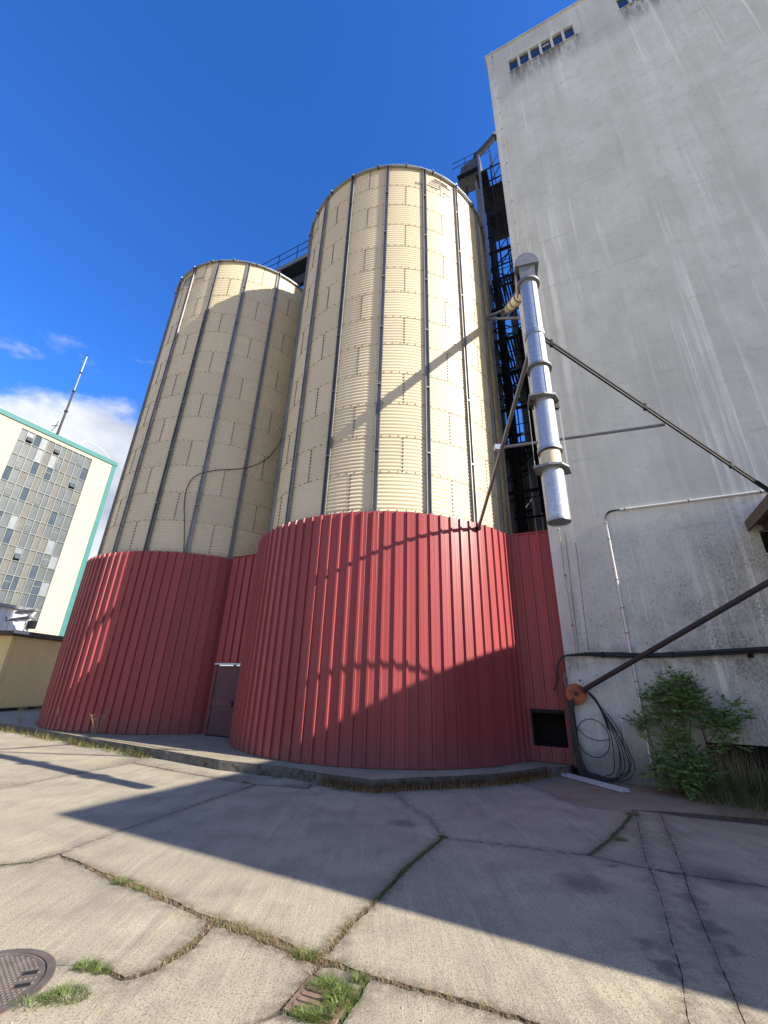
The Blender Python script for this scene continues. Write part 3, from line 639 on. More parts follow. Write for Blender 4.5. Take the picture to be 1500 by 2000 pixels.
# hole: dark box behind with a pale lintel strip
m = MB(); eN = Vector((eU.y, -eU.x))           # outwards
def ep(u, o, z): v = EA + eU*u + eN*o; return Vector((v.x, v.y, z))
m.add([ep(.15,-.02,.33),ep(.88,-.02,.33),ep(.88,-.02,1.09),ep(.15,-.02,1.09),ep(.15,-.75,.33),ep(.88,-.75,.33),ep(.88,-.75,1.09),ep(.15,-.75,1.09)],
      [(4,5,6,7),(0,4,7,3),(1,2,6,5),(3,7,6,2),(0,1,5,4)])
m.build('hatch_recess', 'hollow', clad)
m = MB(); m.bar(ep(.14,.0,1.05), ep(.89,.0,1.05), .03, .075); m.build('hatch_lintel', 'dark', clad)
# top flashing of the flats
m = MB(); m.bar((*(EA+eN*.0), ZR-ZP+.01), (*(EB), ZR-ZP+.01), .10, .03); m.build('top_flashing', 'red', clad)
m = MB(); m.bar((*DA, ZR-ZP+.01), (*DB, ZR-ZP+.01), .10, .03); m.build('top_flashing', 'red', clad)
m = MB(); m.bar((*(EB+WB*.05), .0), (*(EB+WB*.05), ZR-ZP), .05, .06); m.build('edge_angle', 'galv', clad)
# door
door = thing('steel_door', 'grey-brown ribbed steel door set between the two red drums', 'door', (DA.x, DA.y, ZP), math.atan2(dU.y, dU.x))
m = MB(); x0, x1, z1 = .13, 1.14, 1.94
nz_ = 22
for za, zb_ in ((.03, .80), (.95, 1.91)):
    vs_ = []
    for z in (za, zb_):
        for i in range(nz_*2+1): vs_.append((x0+.03+(x1-x0-.06)*i/(nz_*2), -.012-(.011 if i % 2 else 0), z))
    n = nz_*2+1; m.add(vs_, [(i, i+1, n+i+1, n+i) for i in range(n-1)])
MAT['doorm'] = M('door_steel', (.15, .085, .088), .7, .0, .25, 3, spec=.15)
m.build('door_leaf', 'doorm', door)
boxp('lock_rail', (x0+.01, -.034, .80), (x1-.01, -.006, .95), 'doorm', door)
m = MB(); m.box((x0-.03, -.05, 0), (x0+.03, .03, z1)); m.box((x1-.03, -.05, 0), (x1+.03, .03, z1)); m.build('door_frame', 'doorm', door)
boxp('lintel', (x0-.06, -.09, z1), (x1+.06, .03, z1+.045), 'whitemetal', door)
boxp('threshold', (x0, -.05, 0), (x1, .02, .03), 'dark', door)
m = MB(); m.box((1.0, -.06, .80), (1.06, -.034, .95)); m.tube([(1.03, -.06, .92), (1.03, -.10, .92), (.90, -.10, .92)], .011, 6); m.build('handle', 'dark', door)

# ---------------------------------------------------------------- grey concrete building
bld = thing('concrete_building', 'tall grey plastered concrete block filling the right side', 'building', (W0.x, W0.y, 0), WROT)
HB, LBX, DEP = 29.75, 22.0, 6.0
holes = []
for k in range(5): holes.append((.88+4.37*k, 3.68+4.37*k, 27.38, 28.38))
holes.append((4.17, 6.2, 4.45, 4.97))
holes.append((2.35, 22.0, -.1, .84))
xs = sorted({0, LBX, *[h[0] for h in holes], *[h[1] for h in holes]}); zs = sorted({-.1, HB, *[h[2] for h in holes], *[h[3] for h in holes]})
fm_ = MB(); idx = {}
def vid(x, z):
    if (x, z) not in idx: idx[(x, z)] = len(fm_.v); fm_.v.append((x, 0, z))
    return idx[(x, z)]
for xa, xb in zip(xs, xs[1:]):
    for za, zb_ in zip(zs, zs[1:]):
        xm, zm = (xa+xb)/2, (za+zb_)/2
        if any(h[0] < xm < h[1] and h[2] < zm < h[3] for h in holes): continue
        fm_.f.append((vid(xa, za), vid(xb, za), vid(xb, zb_), vid(xa, zb_))); fm_.sm.append(False)
for a, b_, c, d in holes:                                            # reveals
    dp = .28 if c > 1 else .22
    fm_.add([(a,0,c),(b_,0,c),(b_,0,d),(a,0,d),(a,dp,c),(b_,dp,c),(b_,dp,d),(a,dp,d)], [(0,4,7,3),(1,2,6,5),(3,7,6,2),(0,1,5,4)])
fm_.add([(0,0,-.1),(0,DEP,-.1),(0,DEP,HB),(0,0,HB),(LBX,0,-.1),(LBX,DEP,-.1),(LBX,DEP,HB),(LBX,0,HB)], [(1,0,3,2),(4,5,6,7),(5,1,2,6)])
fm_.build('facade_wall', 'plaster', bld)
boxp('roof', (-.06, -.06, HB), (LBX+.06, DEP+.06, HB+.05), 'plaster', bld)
boxp('plinth', (2.35, .22, -.1), (LBX, .30, .85), 'hollow', bld)
for a, b_, c, d in holes[:5]:
    wn_ = MB(); wn_.box((a, .10, c), (b_, .23, d)); w = wn_.build('window', 'pane_blue', bld)
    pw = (b_-a)/6
    for i in range(7):
        x = a+pw*i
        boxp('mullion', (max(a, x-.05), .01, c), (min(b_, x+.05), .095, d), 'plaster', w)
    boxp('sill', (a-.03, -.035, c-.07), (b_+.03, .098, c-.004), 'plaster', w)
    if a < 2: boxp('vent_flap', (a+3.2*pw, .04, c+.62), (a+3.75*pw, .08, c+.70), 'whitemetal', w)
a, b_, c, d = holes[5]
wn_ = MB(); wn_.box((a, .20, c), (b_, .23, d)); w = wn_.build('window', 'hollow', bld)
boxp('sill', (a-.04, -.05, c-.06), (b_+.04, .20, c-.004), 'plaster', w)

# lean-to canopy at the right edge
can = thing('timber_canopy', 'weathered timber lean-to canopy edge at the right border', 'canopy', (W0.x, W0.y, 0), WROT)
boxp('roof_slab', (4.02, -2.0, 5.08), (7.95, -.003, 5.16), 'timber', can)
m = MB(); m.box((3.98, -2.04, 4.96), (4.018, -.004, 5.18)); m.build('barge_board', 'timber', can)
boxp('fascia_board', (3.98, -2.08, 4.96), (7.95, -2.042, 5.18), 'timber', can)
for k in range(6): boxp('rafter', (4.25+k*.7, -1.99, 4.93), (4.33+k*.7, -.01, 5.077), 'timber', can)

# side wing of the works: its roofline throws the big shadow on the yard
wing = thing('side_wing', 'low cream side wing with three windows beyond the right edge of view', 'building', (*wp(8.0, 0, 0),), WROT)
WZ, WL = 7.42, 7.05
m = MB(); m.box((0, -WL, -.1), (9, -.003, WZ)); m.build('wall', 'cream_wall', wing)
boxp('roof', (-.05, -WL-.03, WZ), (9, -.003, WZ+.12), 'dark', wing)
for k in range(3):
    w = boxp('window', (-.012, -6.4+k*2.2, 2.2), (-.004, -5.2+k*2.2, 4.0), 'pane_dark', wing)
    m = MB()
    for y in (-6.45, -5.82, -5.2): m.box((-.05, y+k*2.2, 2.14), (-.014, y+.06+k*2.2, 4.06))
    m.build('frame', 'frame', w); boxp('sill', (-.12, -6.5+k*2.2, 2.06), (-.003, -5.1+k*2.2, 2.13), 'plaster', w)

# ---------------------------------------------------------------- things fixed on the grey wall
# white conduit
con = thing('white_conduit', 'white plastic conduit running down and along the grey wall', 'conduit', wp(1.35, 0, 0))
def lo(t, d, z, root): return wp(t, d, z) - root.location
m = MB(); m.tube([lo(1.35, .035, .15, con), lo(1.35, .035, 5.62, con)], .024, 10); m.build('upright_pipe', 'white', con)
m = MB(); m.tube([lo(1.70, .035, 5.81, con), lo(7.9, .035, 5.81, con)], .026, 10); m.build('level_pipe', 'white', con)
for j, rr in enumerate((.014, .012)):
    m = MB(); m.tube(smooth_path([lo(1.35+.01*j, .035+.02*j, 5.58, con), lo(1.36, .04+.02*j, 5.66, con), lo(1.43, .05+.02*j, 5.755+.02*j, con), lo(1.56, .045, 5.80+.015*j, con), lo(1.72, .035, 5.81, con)]), rr, 8); m.build('elbow_cable', 'black', con)
for z in (.9, 1.9, 2.9, 3.45, 4.1, 5.1, 5.5):
    m = MB(); m.tube([lo(1.35, .035, z-.012, con), lo(1.35, .035, z+.012, con)], .033, 10); m.build('clamp', 'galv_dull', con)
for t in (1.8, 3.1, 4.4):
    m = MB(); m.tube([lo(t-.012, .035, 5.81, con), lo(t+.012, .035, 5.81, con)], .034, 10); m.build('clamp', 'galv_dull', con)
# lightning conductor down the corner
lw = thing('lightning_wire', 'thin pale lightning conductor down the corner of the grey building', 'wire', wp(.28, 0, 0))
pts = [lo(.26+.012*sin(i*2.1), .03, 30.1-i*.8, lw) for i in range(36)]
m = MB(); m.tube(pts, .007, 5); m.build('wire', 'cable_grey', lw)
cm_ = None
for i in range(24):
    if cm_ is None: m = MB(); m.box((-.02,-.02,-.02), (.02,.02,.02)); o = m.build('clip', 'galv_dull', lw); cm_ = o.data
    else: o = link('clip', cm_, lw)
    o.location = lo(.26, .018, 29.5-i*1.2, lw)
for t0, ztop, nm, lb_ in ((.34, 5.4, 'hanging_wire', 'thin rusty wire hanging close to the corner of the grey wall'), (.55, 5.1, 'hanging_wire', 'thin straight wire on the grey wall next to the white conduit')):
    tubep(nm, smooth_path([wp(t0+.05, .02, ztop), wp(t0+.03, .03, 4.3), wp(t0, .03, 3.4), wp(t0-.02, .03, 2.5)]), .0045, 'dark', None, 5)
    tag(bpy.data.objects[nm] if nm in bpy.data.objects and 'label' not in bpy.data.objects[nm] else COL.objects[-1], lb_, 'wire')
# fat cable bundle along the wall
cb = thing('cable_bundle', 'thick black cable bundle strung level across the grey wall', 'cable', wp(.1, 0, 2.4))
for j, (dz_, r_) in enumerate(((0, .03), (.045, .022), (-.03, .018), (.02, .02))):
    pl = [lo(.16, .04, 2.44, cb), lo(.5, .05+.02*j, 2.45+dz_*.6, cb), lo(1.0, .06, 2.43+dz_, cb), lo(1.8, .07, 2.42+dz_*.8, cb), lo(3, .06+.015*j, 2.48+dz_, cb), lo(5, .06, 2.6+dz_, cb), lo(7.9, .06, 2.75+dz_, cb)]
    m = MB(); m.tube(smooth_path(pl), r_, 8); m.build('cable', 'black', cb)
pl = [lo(.2, .05, 2.44, cb), lo(.02, .07, 2.42, cb), lo(-.12, .10, 2.30, cb), lo(-.18, .12, 2.10, cb), lo(-.20, .14, 1.88, cb), lo(-.30, .18, 1.68, cb)]
m = MB(); m.tube(smooth_path(pl), .022, 8); m.build('loose_end', 'black', cb)
for j in range(4):
    pl = [lo(.1+.03*j, .06, 2.43, cb), lo(.12, .1, 2.25, cb), lo(-.08+.04*j, .13, 1.95-.05*j, cb), lo(.02+.02*j, .12, 1.72-.06*j, cb), lo(.08, .1, 1.62, cb)]
    m = MB(); m.tube(smooth_path(pl), .0055, 5); m.build('loose_wire', 'cable_grey', cb)
for j in range(5):
    m = MB(); p = lo(.8+j*1.3, .05, 2.44, cb); m.box(p-Vector((.02, .05, .06)), p+Vector((.02, .05, .06))); m.build('bracket', 'dark', cb)
# rusty disc, dark brace and the hanging cables
brc = thing('dark_brace', 'dark rusty tube brace rising to the right from a rusty disc', 'brace', wp(.22, 0, 1.63))
q0 = Vector((4.47, 9.86, 1.70)); q1 = Vector((6.95, 7.33, 3.585)); qd = (q1-q0)
m = MB(); m.tube([q0-brc.location, q0+qd*1.6-brc.location], .052, 12); m.build('brace_tube', 'rustpipe', brc)
m = MB(); c0 = wp(.14, .10, 1.62)-brc.location; fd = Vector((-.25, -.95, .1)).normalized()
m.tube([c0-fd*.12, c0+fd*.02], .215, 24); m.build('rusty_disc', 'rust', brc)
m = MB(); m.tube([c0+fd*.02, c0+fd*.028], .045, 12); m.build('hub', 'rustpipe', brc)
boxp('anchor', tuple(c0+Vector((-.08, .13, -.15))), tuple(c0+Vector((.10, .28, .15))), 'rustpipe', brc)

coil = thing('cable_coil', 'slack loops of black cable hanging from the rusty disc', 'cable', wp(.3, 0, 0))
rc = random.Random(5)
def L3(t, d, z): return lo(t, d, z, coil)
for j in range(7):
    sp_r = .62+.10*j; zb_ = .16+rc.uniform(-.04, .1); w = sp_r
    pl = [L3(.32, .18, 1.72), L3(.50, .16, 1.50), L3(.66+.02*j, .14, 1.05), L3(.72+.045*j, .16, .60), L3(.70+.055*j, .20, .25), L3(.55+.03*j, .24, zb_-.10), L3(.30, .24, .06+.01*j), L3(.12, .2, .16), L3(.02-.01*j, .16, .6), L3(-.01, .15, 1.2), L3(.08, .16, 1.55)]
    pl = [v+Vector((rc.gauss(0,.022), rc.gauss(0,.02), rc.gauss(0,.03))) if 1 < i_ < 9 else v for i_, v in enumerate(pl)]
    m = MB(); m.tube(smooth_path(pl), .0095, 6); m.build('cable_loop', 'black', coil)
pl = [L3(.62+.30*cos(a), .13, .75+.36*sin(a)) for a in [i*2*pi/20 for i in range(21)]]
pl = [L3(.36+.31*cos(a), .13, .78+.36*sin(a)) for a in [i*2*pi/20 for i in range(21)]]
m = MB(); m.tube(pl, .009, 6); m.build('cable_loop', 'black', coil)
pl = [L3(.02, .15, 1.05), L3(.2, .14, .82), L3(.45, .14, .74), L3(.68, .15, .78)]
m = MB(); m.tube(smooth_path(pl), .009, 6); m.build('cable_loop', 'black', coil)
pl = [L3(.34, .17, 1.70), L3(.5, .15, 1.55), L3(.62, .13, 1.25), L3(.68, .13, .95)]
m = MB(); m.tube(smooth_path(pl), .024, 8); m.build('cable_bunch', 'black', coil)
for j in range(6):
    a = j*.35
    pl = [L3(-.02+.02*j, .14+.01*j, 1.5), L3(-.03+.012*j, .15, 1.0), L3(-.01+.015*j, .17, .5), L3(.03+.03*j, .2, .1+.01*j), L3(.2+.08*j, .28, .03+.008*j)]
    m = MB(); m.tube(smooth_path(pl), .016, 7); m.build('hanging_cable', 'black', coil)
m = MB(); m.bar(L3(.02, .06, 0), L3(.02, .06, 1.42), .10, .05); m.build('cable_post', 'rustpipe', coil)
# plain galvanised strip beside the corner
barp('corner_strip', wp(-.06, .03, .2), wp(-.06, .03, 2.0), .07, .02, 'galv_dull')
tag(COL.objects[-1], 'narrow galvanised strip standing at the corner by the cables', 'metal strip')

# galvanised channel on the ground
Pq = [Vector(q) for q in DATA['profile']]
a = (Pq[0]+Pq[1])/2; b_ = (Pq[2]+Pq[3])/2
ch = thing('metal_channel', 'pale galvanised channel lying on the rust-stained concrete', 'metal channel', (a.x, a.y, .012), math.atan2((b_-a).y, (b_-a).x))
Lc = (b_-a).length
boxp('web', (0, -.075, 0), (Lc, .075, .006), 'whitemetal', ch)
boxp('flange', (0, -.082, 0), (Lc, -.0755, .055), 'whitemetal', ch); boxp('flange', (0, .0755, 0), (Lc, .082, .055), 'whitemetal', ch)

# ---------------------------------------------------------------- loading spout in front of the wall
SA, SB = Vector((2.297, 5.061, 3.72)), Vector((2.44, 5.27, 8.45))
sd = (SB-SA).normalized()
def sp(z): return SA + sd*((z-SA.z)/sd.z)
spt = thing('loading_spout', 'galvanised truck loading spout hanging in front of the grey wall', 'spout', tuple(SA))
def spl(z): return sp(z)-SA
rS = .143
for za, zb_, mt, r_ in ((3.72, 4.50, 'spangle', rS), (4.52, 4.78, 'cream', rS*.93), (4.82, 5.70, 'spangle', rS), (5.72, 6.32, 'spangle', rS), (6.34, 7.02, 'spangle', rS*1.01), (7.02, 8.28, 'spangle', rS)):
    m = MB(); m.tube([spl(za), spl(zb_)], r_, 28, cap=False); m.tube([spl(za), spl(zb_)], r_-.006, 28, cap=False); m.build('tube_section', mt, spt)
for z, r_, h, mt in ((4.80, rS+.025, .05, 'galv'), (6.33, rS+.045, .035, 'galv_dull'), (7.02, rS+.016, .09, 'galv'), (8.28, rS+.05, .05, 'galv_dull'), (3.73, rS+.006, .03, 'galv')):
    m = MB(); m.tube([spl(z), spl(z+h)], r_, 28); m.build('collar', mt, spt)
for z, rot in ((4.50, .2), (5.70, .5)):
    m = MB(); c = spl(z); n8 = [c+Vector((.24*cos(rot+i*pi/4)*(1.25 if i % 4 == 0 else .92), .24*sin(rot+i*pi/4)*(1.25 if i % 4 == 0 else .92), 0)) for i in range(8)]
    m.add(n8+[v+Vector((0, 0, .03)) for v in n8], [tuple(range(7, -1, -1)), tuple(range(8, 16))]+[(i, (i+1) % 8, 8+(i+1) % 8, 8+i) for i in range(8)])
    m.build('flange_plate', 'galv_dull', spt)
m = MB()
for ang in (.1, pi+.1):
    c = spl(5.70)+Vector((.2*cos(ang), .2*sin(ang), -.05)); m.box(c-Vector((.03, .03, .05)), c+Vector((.03, .03, .05)))
m.build('pulley', 'rustpipe', spt)
for ang, off in ((.1, .24), (.18, .24), (pi+.1, .25), (pi+.0, .24)):
    m = MB(); m.tube([spl(5.68)+Vector((off*cos(ang), off*sin(ang), 0)), spl(4.53)+Vector((off*cos(ang), off*sin(ang), 0))], .004, 5); m.build('pull_wire', 'cable_grey', spt)
m = MB(); vs_ = []                                                   # long seam
m.bar(spl(5.72)+Vector((.01, -rS-.001, 0)), spl(8.25)+Vector((.01, -rS-.001, 0)), .012, .008); m.build('seam', 'galv', spt)
# hood: box neck with a half-round cap, side cheeks
hz = 8.34; hc = spl(hz)
tdir = Vector((1.2, 4.03, 0)).normalized(); tside = Vector((tdir.y, -tdir.x, 0))
m = MB()
def hp(f, s, z): return hc + tdir*f + tside*s + Vector((0, 0, z))
m.add([hp(-.12,-.12,0),hp(.14,-.12,0),hp(.14,.12,0),hp(-.12,.12,0),hp(-.14,-.135,.34),hp(.20,-.135,.34),hp(.20,.135,.34),hp(-.14,.135,.34)], [(0,1,5,4),(1,2,6,5),(2,3,7,6),(3,0,4,7)])
m.build('hood_neck', 'galv_dull', spt)
m = MB(); prof = [(.205*cos(a), .29*sin(a)) for a in [pi*i/14 for i in range(15)]]
for f0, f1 in ((-.17, .24),):
    A_ = [hp(f0, x, .30+z) for x, z in prof]; B_ = [hp(f1, x, .34+z) for x, z in prof]; n = len(prof)
    m.add(A_+B_, [(i, i+1, n+i+1, n+i) for i in range(n-1)]+[tuple(range(n-1, -1, -1)), tuple(range(n, 2*n)), (0, n, 2*n-1, n-1)])
m.build('hood_cap', 'galv_dull', spt)
m = MB(); c = hp(.10, -.17, .12)
ringp = [c + tdir*(.16*cos(a)) + Vector((0, 0, .24*sin(a))) for a in [2*pi*i/16 for i in range(16)]]
m.add(ringp+[v-tside*.02 for v in ringp], [tuple(range(16)), tuple(range(31, 15, -1))]+[(i, 16+i, 16+(i+1) % 16, (i+1) % 16) for i in range(16)])
m.build('hood_cheek', 'galv_dull', spt)
# cream feed tube sloping down from the elevator
fdA = Vector((2.56, 5.55, 8.62)); fdB = Vector((4.73, 12.72, 16.0))
ft = thing('feed_tube', 'cream feed tube sloping from the elevator down to the spout hood', 'tube', tuple(fdA))
fd_ = fdB-fdA
ftn = [0, .17, .34, .52, .68, .84, 1.0]
for i, (u0, u1) in enumerate(zip(ftn, ftn[1:])):
    m = MB(); m.tube([fd_*(u0+.002), fd_*(u1-.002)], .125, 20, cap=False); m.build('tube_section', 'cream', ft)
    m = MB(); m.tube([fd_*u1-fd_.normalized()*.03, fd_*u1+fd_.normalized()*.03], .155, 20); m.build('collar', 'galv_dull', ft)
# struts
Lf = Vector((2.40, 9.84, 5.42))
sroot = thing('spout_strut', 'left steel strut from the spout down to the red cladding', 'strut', tuple(sp(7.05)), 0, 'steel struts steadying the loading spout')
m = MB(); m.bar(Vector((0, .12, 0)), Lf-sp(7.05), .06, .07); m.build('bar', 'rustpipe' if 0 else 'galv_dull', sroot)
boxp('foot', tuple(Lf-sp(7.05)-Vector((.05, .05, .05))), tuple(Lf-sp(7.05)+Vector((.05, .05, .05))), 'dark', sroot)
pmid = Vector((2.37, 7.57, 6.37)) - sp(7.05); m = MB(); m.box(pmid-Vector((.08, .06, .06)), pmid+Vector((.08, .06, .06))); m.build('clamp', 'galv', sroot)
s2 = thing('spout_strut', 'right steel strut from the spout down to the canopy', 'strut', tuple(sp(7.05)), 0, 'steel struts steadying the loading spout')
Rf = Vector((7.0, 6.72, 5.06)); rd_ = Rf-sp(7.05)
for j in (-1, 1):
    m = MB(); o_ = Vector((.0, .0, .035*j)); m.bar(Vector((.15, .02, 0))+o_, rd_+o_, .03, .03); m.build('bar', 'dark', s2)
for u in (.03, .42, .8):
    m = MB(); c = Vector((.15, .02, 0)).lerp(rd_, u); m.box(c-Vector((.02, .03, .06)), c+Vector((.02, .03, .06))); m.build('spacer', 'dark', s2)
tie = thing('tie_bar', 'level grey tie bar joining the two spout struts', 'bar', (2.37, 7.57, 6.37))
m = MB(); m.tube([(0, 0, 0), Vector((4.85, 6.07, 6.02))-Vector((2.37, 7.57, 6.37))], .03, 8); m.build('bar', 'galv_dull', tie)
# V bracket between silo and wall corner under the feed tube
vb = thing('angle_bracket', 'V-shaped steel angle bracket between near silo and grey wall', 'bracket', (3.50, 11.30, 14.1))
m = MB(); m.bar((0, 0, .05), Vector((4.45, 10.45, 13.95))-Vector((3.5, 11.3, 14.1)), .07, .07); m.build('angle_bar', 'galv_dull', vb)
m = MB(); m.bar((0, 0, 0), Vector((4.36, 10.16, 12.95))-Vector((3.5, 11.3, 14.1)), .07, .07); m.build('angle_bar', 'galv_dull', vb)

# ---------------------------------------------------------------- elevator tower in the gap
tow = thing('elevator_tower', 'dark steel elevator tower with platforms in the gap', 'tower', (5.75, 15.6, 0), WROT)
rt = random.Random(11)
TH = 28.8
px = [(-1.15, -1.0), (.0, -1.0), (1.05, -1.0), (-1.15, 1.1), (1.05, 1.1)]
for x, y in px:
    h = TH if x < -.5 else (27.5 if x > .5 else 23)
    m = MB(); m.bar((x, y, 0), (x, y, h), .10, .10); m.build('post', 'dark', tow)
z = 1.0; k = 0
while z < 24:
    for (xa, ya), (xb, yb) in (((-1.15,-1.0),(1.05,-1.0)), ((-1.15,1.1),(1.05,1.1)), ((-1.15,-1.0),(-1.15,1.1)), ((1.05,-1.0),(1.05,1.1))):
        m = MB(); m.bar((xa, ya, z), (xb, yb, z), .07, .12); m.build('beam', 'dark', tow)
    if k % 2 == 0:
        m = MB(); m.bar((-1.15, -1.0, z), (1.05, -1.0, z+1.9), .05, .05); m.build('brace', 'dark', tow)
    else:
        m = MB(); m.bar((1.05, 1.1, z), (-1.15, 1.1, z+1.9), .05, .05); m.build('brace', 'dark', tow)
    if k in (5, 7, 8, 10):
        m = MB()
        for j in range(16): m.box((-1.1+j*.135, -.95, z+.05), (-1.1+j*.135+.09, 1.05, z+.08))
        m.build('grating', 'dark', tow)
        for zz in (z+.55, z+1.1):
            m = MB(); m.tube([(-1.15, -1.05, zz), (1.15, -1.05, zz)], .02, 6); m.build('rail', 'dark', tow)
    z += 1.95; k += 1
m = MB(); m.box((-.75, -.45, 0), (-.38, -.1, 29.9)); m.build('elevator_leg', 'galv_dull', tow)
m = MB(); m.box((-.30, -.45, 0), (.05, -.1, 29.5)); m.build('elevator_leg', 'dark', tow)
m = MB(); m.tube([(.45, .2, 3), (.45, .2, 19.5)], .16, 14); m.build('dust_pipe', 'galv_dull', tow)
m = MB(); m.tube([(.75, -.6, 8), (.75, -.6, 17.2)], .10, 12); m.build('dust_pipe', 'dark', tow)
HZ = 2.7
m = MB()
m.add([(-1.65,-.6,27.5+HZ),(-.4,-.6,27.5+HZ),(-.4,.2,27.5+HZ),(-1.65,.2,27.5+HZ),(-1.45,-.8,28.5+HZ),(-.3,-.8,28.9+HZ),(-.3,.3,28.9+HZ),(-1.45,.3,28.5+HZ)], [(3,2,1,0),(4,5,6,7),(0,1,5,4),(1,2,6,5),(2,3,7,6),(3,0,4,7)])
m.build('elevator_head', 'steel', tow)
m = MB(); m.box((-1.72, -.85, 27.72+HZ), (-.34, .35, 27.79+HZ)); m.build('head_band', 'dark', tow)
m = MB(); m.bar((-.75, -.25, 28.6+HZ), (-.55, -.1, 30.3+HZ), .28, .28); m.build('chute', 'dark', tow)
m = MB(); m.bar((-.55, -.1, 30.15+HZ), (1.5, .45, 33.1+HZ), .28, .28); m.build('chute', 'dark', tow)
m = MB(); m.bar((.62, .22, 31.8+HZ), (.76, .26, 32.0+HZ), .38, .38); m.build('chute_collar', 'galv_dull', tow)
m = MB(); m.box((-.55, -1.2, 26.32+HZ), (.1, 1.1, 26.4+HZ)); m.build('platform', 'dark', tow)
for zz in (28.0+HZ, 28.5+HZ):
    m = MB(); m.tube([(-1.9, -1.2, zz), (.35, -1.2, zz), (.35, 1.1, zz)], .022, 6); m.build('rail', 'dark', tow)
for x in (-1.1, -.4, .35):
    m = MB(); m.tube([(x, -1.2, 26.4+HZ), (x, -1.2, 28.5+HZ)], .022, 6); m.build('rail_post', 'dark', tow)
m = MB(); m.bar((-.3, -1.22, 20), (-.3, -1.22, 28+HZ), .13, .13); m.build('post', 'galv_dull', tow)
for x in (.72, 1.0):
    m = MB(); m.tube([(x, -1.25, 12), (x-.02, -1.25, 26.0)], .035, 6); m.build('ladder_rail', 'dark', tow)
m = MB()
for j in range(46): m.tube([(.72, -1.25, 12.2+j*.3), (1.0, -1.25, 12.2+j*.3)], .012, 4)
tag(m.build('ladder_rungs', 'dark', tow), kind='stuff')
for j in range(7):
    zz = 4+j*2.3+rt.uniform(-.4, .4); m = MB(); m.bar((rt.uniform(-1.1, -.2), rt.uniform(-.6, .8), zz), (rt.uniform(.2, 1.3), rt.uniform(-.6, 1.5), zz+rt.uniform(-.5, 1.4)), .06, .06); m.build('pipe_support', 'dark', tow)
for j in range(34):
    zz = rt.uniform(5, 24); y0 = rt.choice((-.9, -.4, .3, .9)); m = MB()
    if j % 3 == 0: m.tube([(-1.1, y0, zz), (1.1, y0, zz)], rt.choice((.02, .03, .045)), 6); nm = 'cross_pipe'
    elif j % 3 == 1: m.bar((rt.uniform(-1.1, .9), y0, zz), (rt.uniform(-1.1, 1.1), -y0, zz+rt.uniform(1.0, 2.4)), .045, .045); nm = 'brace'
    else: xx = rt.uniform(-1, 1); m.bar((xx, y0, zz), (xx, y0, zz+rt.uniform(1.5, 4)), .05, .05); nm = 'hanger'
    m.build(nm, 'dark', tow)
for x in (.3, .95):
    m = MB(); m.bar((x, -1.05, 18), (x, -1.05, 29.6), .07, .07); m.build('post', 'dark', tow)
for j in range(9):
    zz = 20.2+j*1.15; m = MB(); m.bar((-.4, -1.05, zz), (1.35, -1.05, zz), .05, .06); m.build('beam', 'dark', tow)
    m = MB(); m.bar((.3, -1.05, zz), (.95, -1.05, zz+1.15), .035, .035); m.build('brace', 'dark', tow)
for zz in (25.4, 27.8):
    m = MB(); m.box((-.1, -1.0, zz), (1.0, .6, zz+.05)); m.build('platform', 'dark', tow)
# added shed, dark to stand for the deep shade low in the gap
bs = thing('gap_shade_shed', 'added dark brown clad shed standing for the deep shade in the gap behind the tower', 'building', (6.3, 18.6, 0), WROT)
m = MB()
for i in range(26):
    x = -3+i*.25; m.box((x, 0, 0), (x+.16, .05, 13.2)); m.box((x+.16, .03, 0), (x+.25, .05, 13.2))
m.box((-3, .051, 0), (3.5, 4, 13.15)); m.build('wall', 'shade_brown', bs)
boxp('roof', (-3.15, -.12, 13.21), (3.65, 4.1, 13.32), 'dark', bs)

# gallery over the silos
gd = (C1-C2); gl = gd.length; gr_ = math.atan2(gd.y, gd.x)
gal = thing('conveyor_gallery', 'steel conveyor gallery with handrails bridging the silo roofs', 'gallery', (C2.x, C2.y, 22.0), gr_)
boxp('trough', (-.5, -.25, .05), (gl+.5, .25, .55), 'galv_dull', gal)
boxp('walkway', (-.5, -.95, -.06), (gl+.5, -.252, .02), 'dark', gal)
m = MB(); m.bar((-.5, -.98, .0), (gl+.5, -.98, .0), .05, .26); m.build('girder', 'galv_dull', gal)
m = MB(); m.bar((-.5, .30, .0), (gl+.5, .30, .0), .05, .26); m.build('girder', 'dark', gal)
for zz in (.62, 1.12):
    m = MB(); m.tube([(-.5, -.98, zz), (gl+.5, -.98, zz)], .02, 6); m.build('rail', 'dark', gal)
for i in range(8):
    m = MB(); m.tube([(-.4+i*1.25, -.98, .1), (-.4+i*1.25, -.98, 1.14)], .02, 6); m.build('rail_post', 'dark', gal)
for i, x in enumerate((0, gl)):
    m = MB(); m.tube([(x, 0, -.2), (x, 0, .05)], .3, 14); m.build('inlet', 'galv_dull', gal)
# a thin cable loop from silo to silo
pl = [(-3.72,12.28,9.75),(-4.1,12.85,9.45),(-4.62,14.75,9.6),(-4.9,14.62,9.45),(-5.377,14.20,9.2),(-6.324,13.76,8.85),(-6.885,13.63,8.55),(-7.094,13.60,8.10),(-7.09,13.61,7.5),(-6.9,13.6,6.6),(-6.728,13.64,5.60)]
pl = [(-3.72,12.28,9.85),(-4.25,14.6,10.9),(-4.55,14.84,10.45),(-4.80,14.62,9.85),(-5.377,14.18,9.22),(-6.324,13.74,8.85),(-6.885,13.61,8.55),(-7.094,13.58,8.10),(-7.09,13.59,7.5),(-6.9,13.59,6.6),(-6.728,13.63,5.62)]
tag(tubep('slack_cable', smooth_path(pl), .014, 'black', None, 6), 'slack black cable drooping across the farther silo', 'cable')

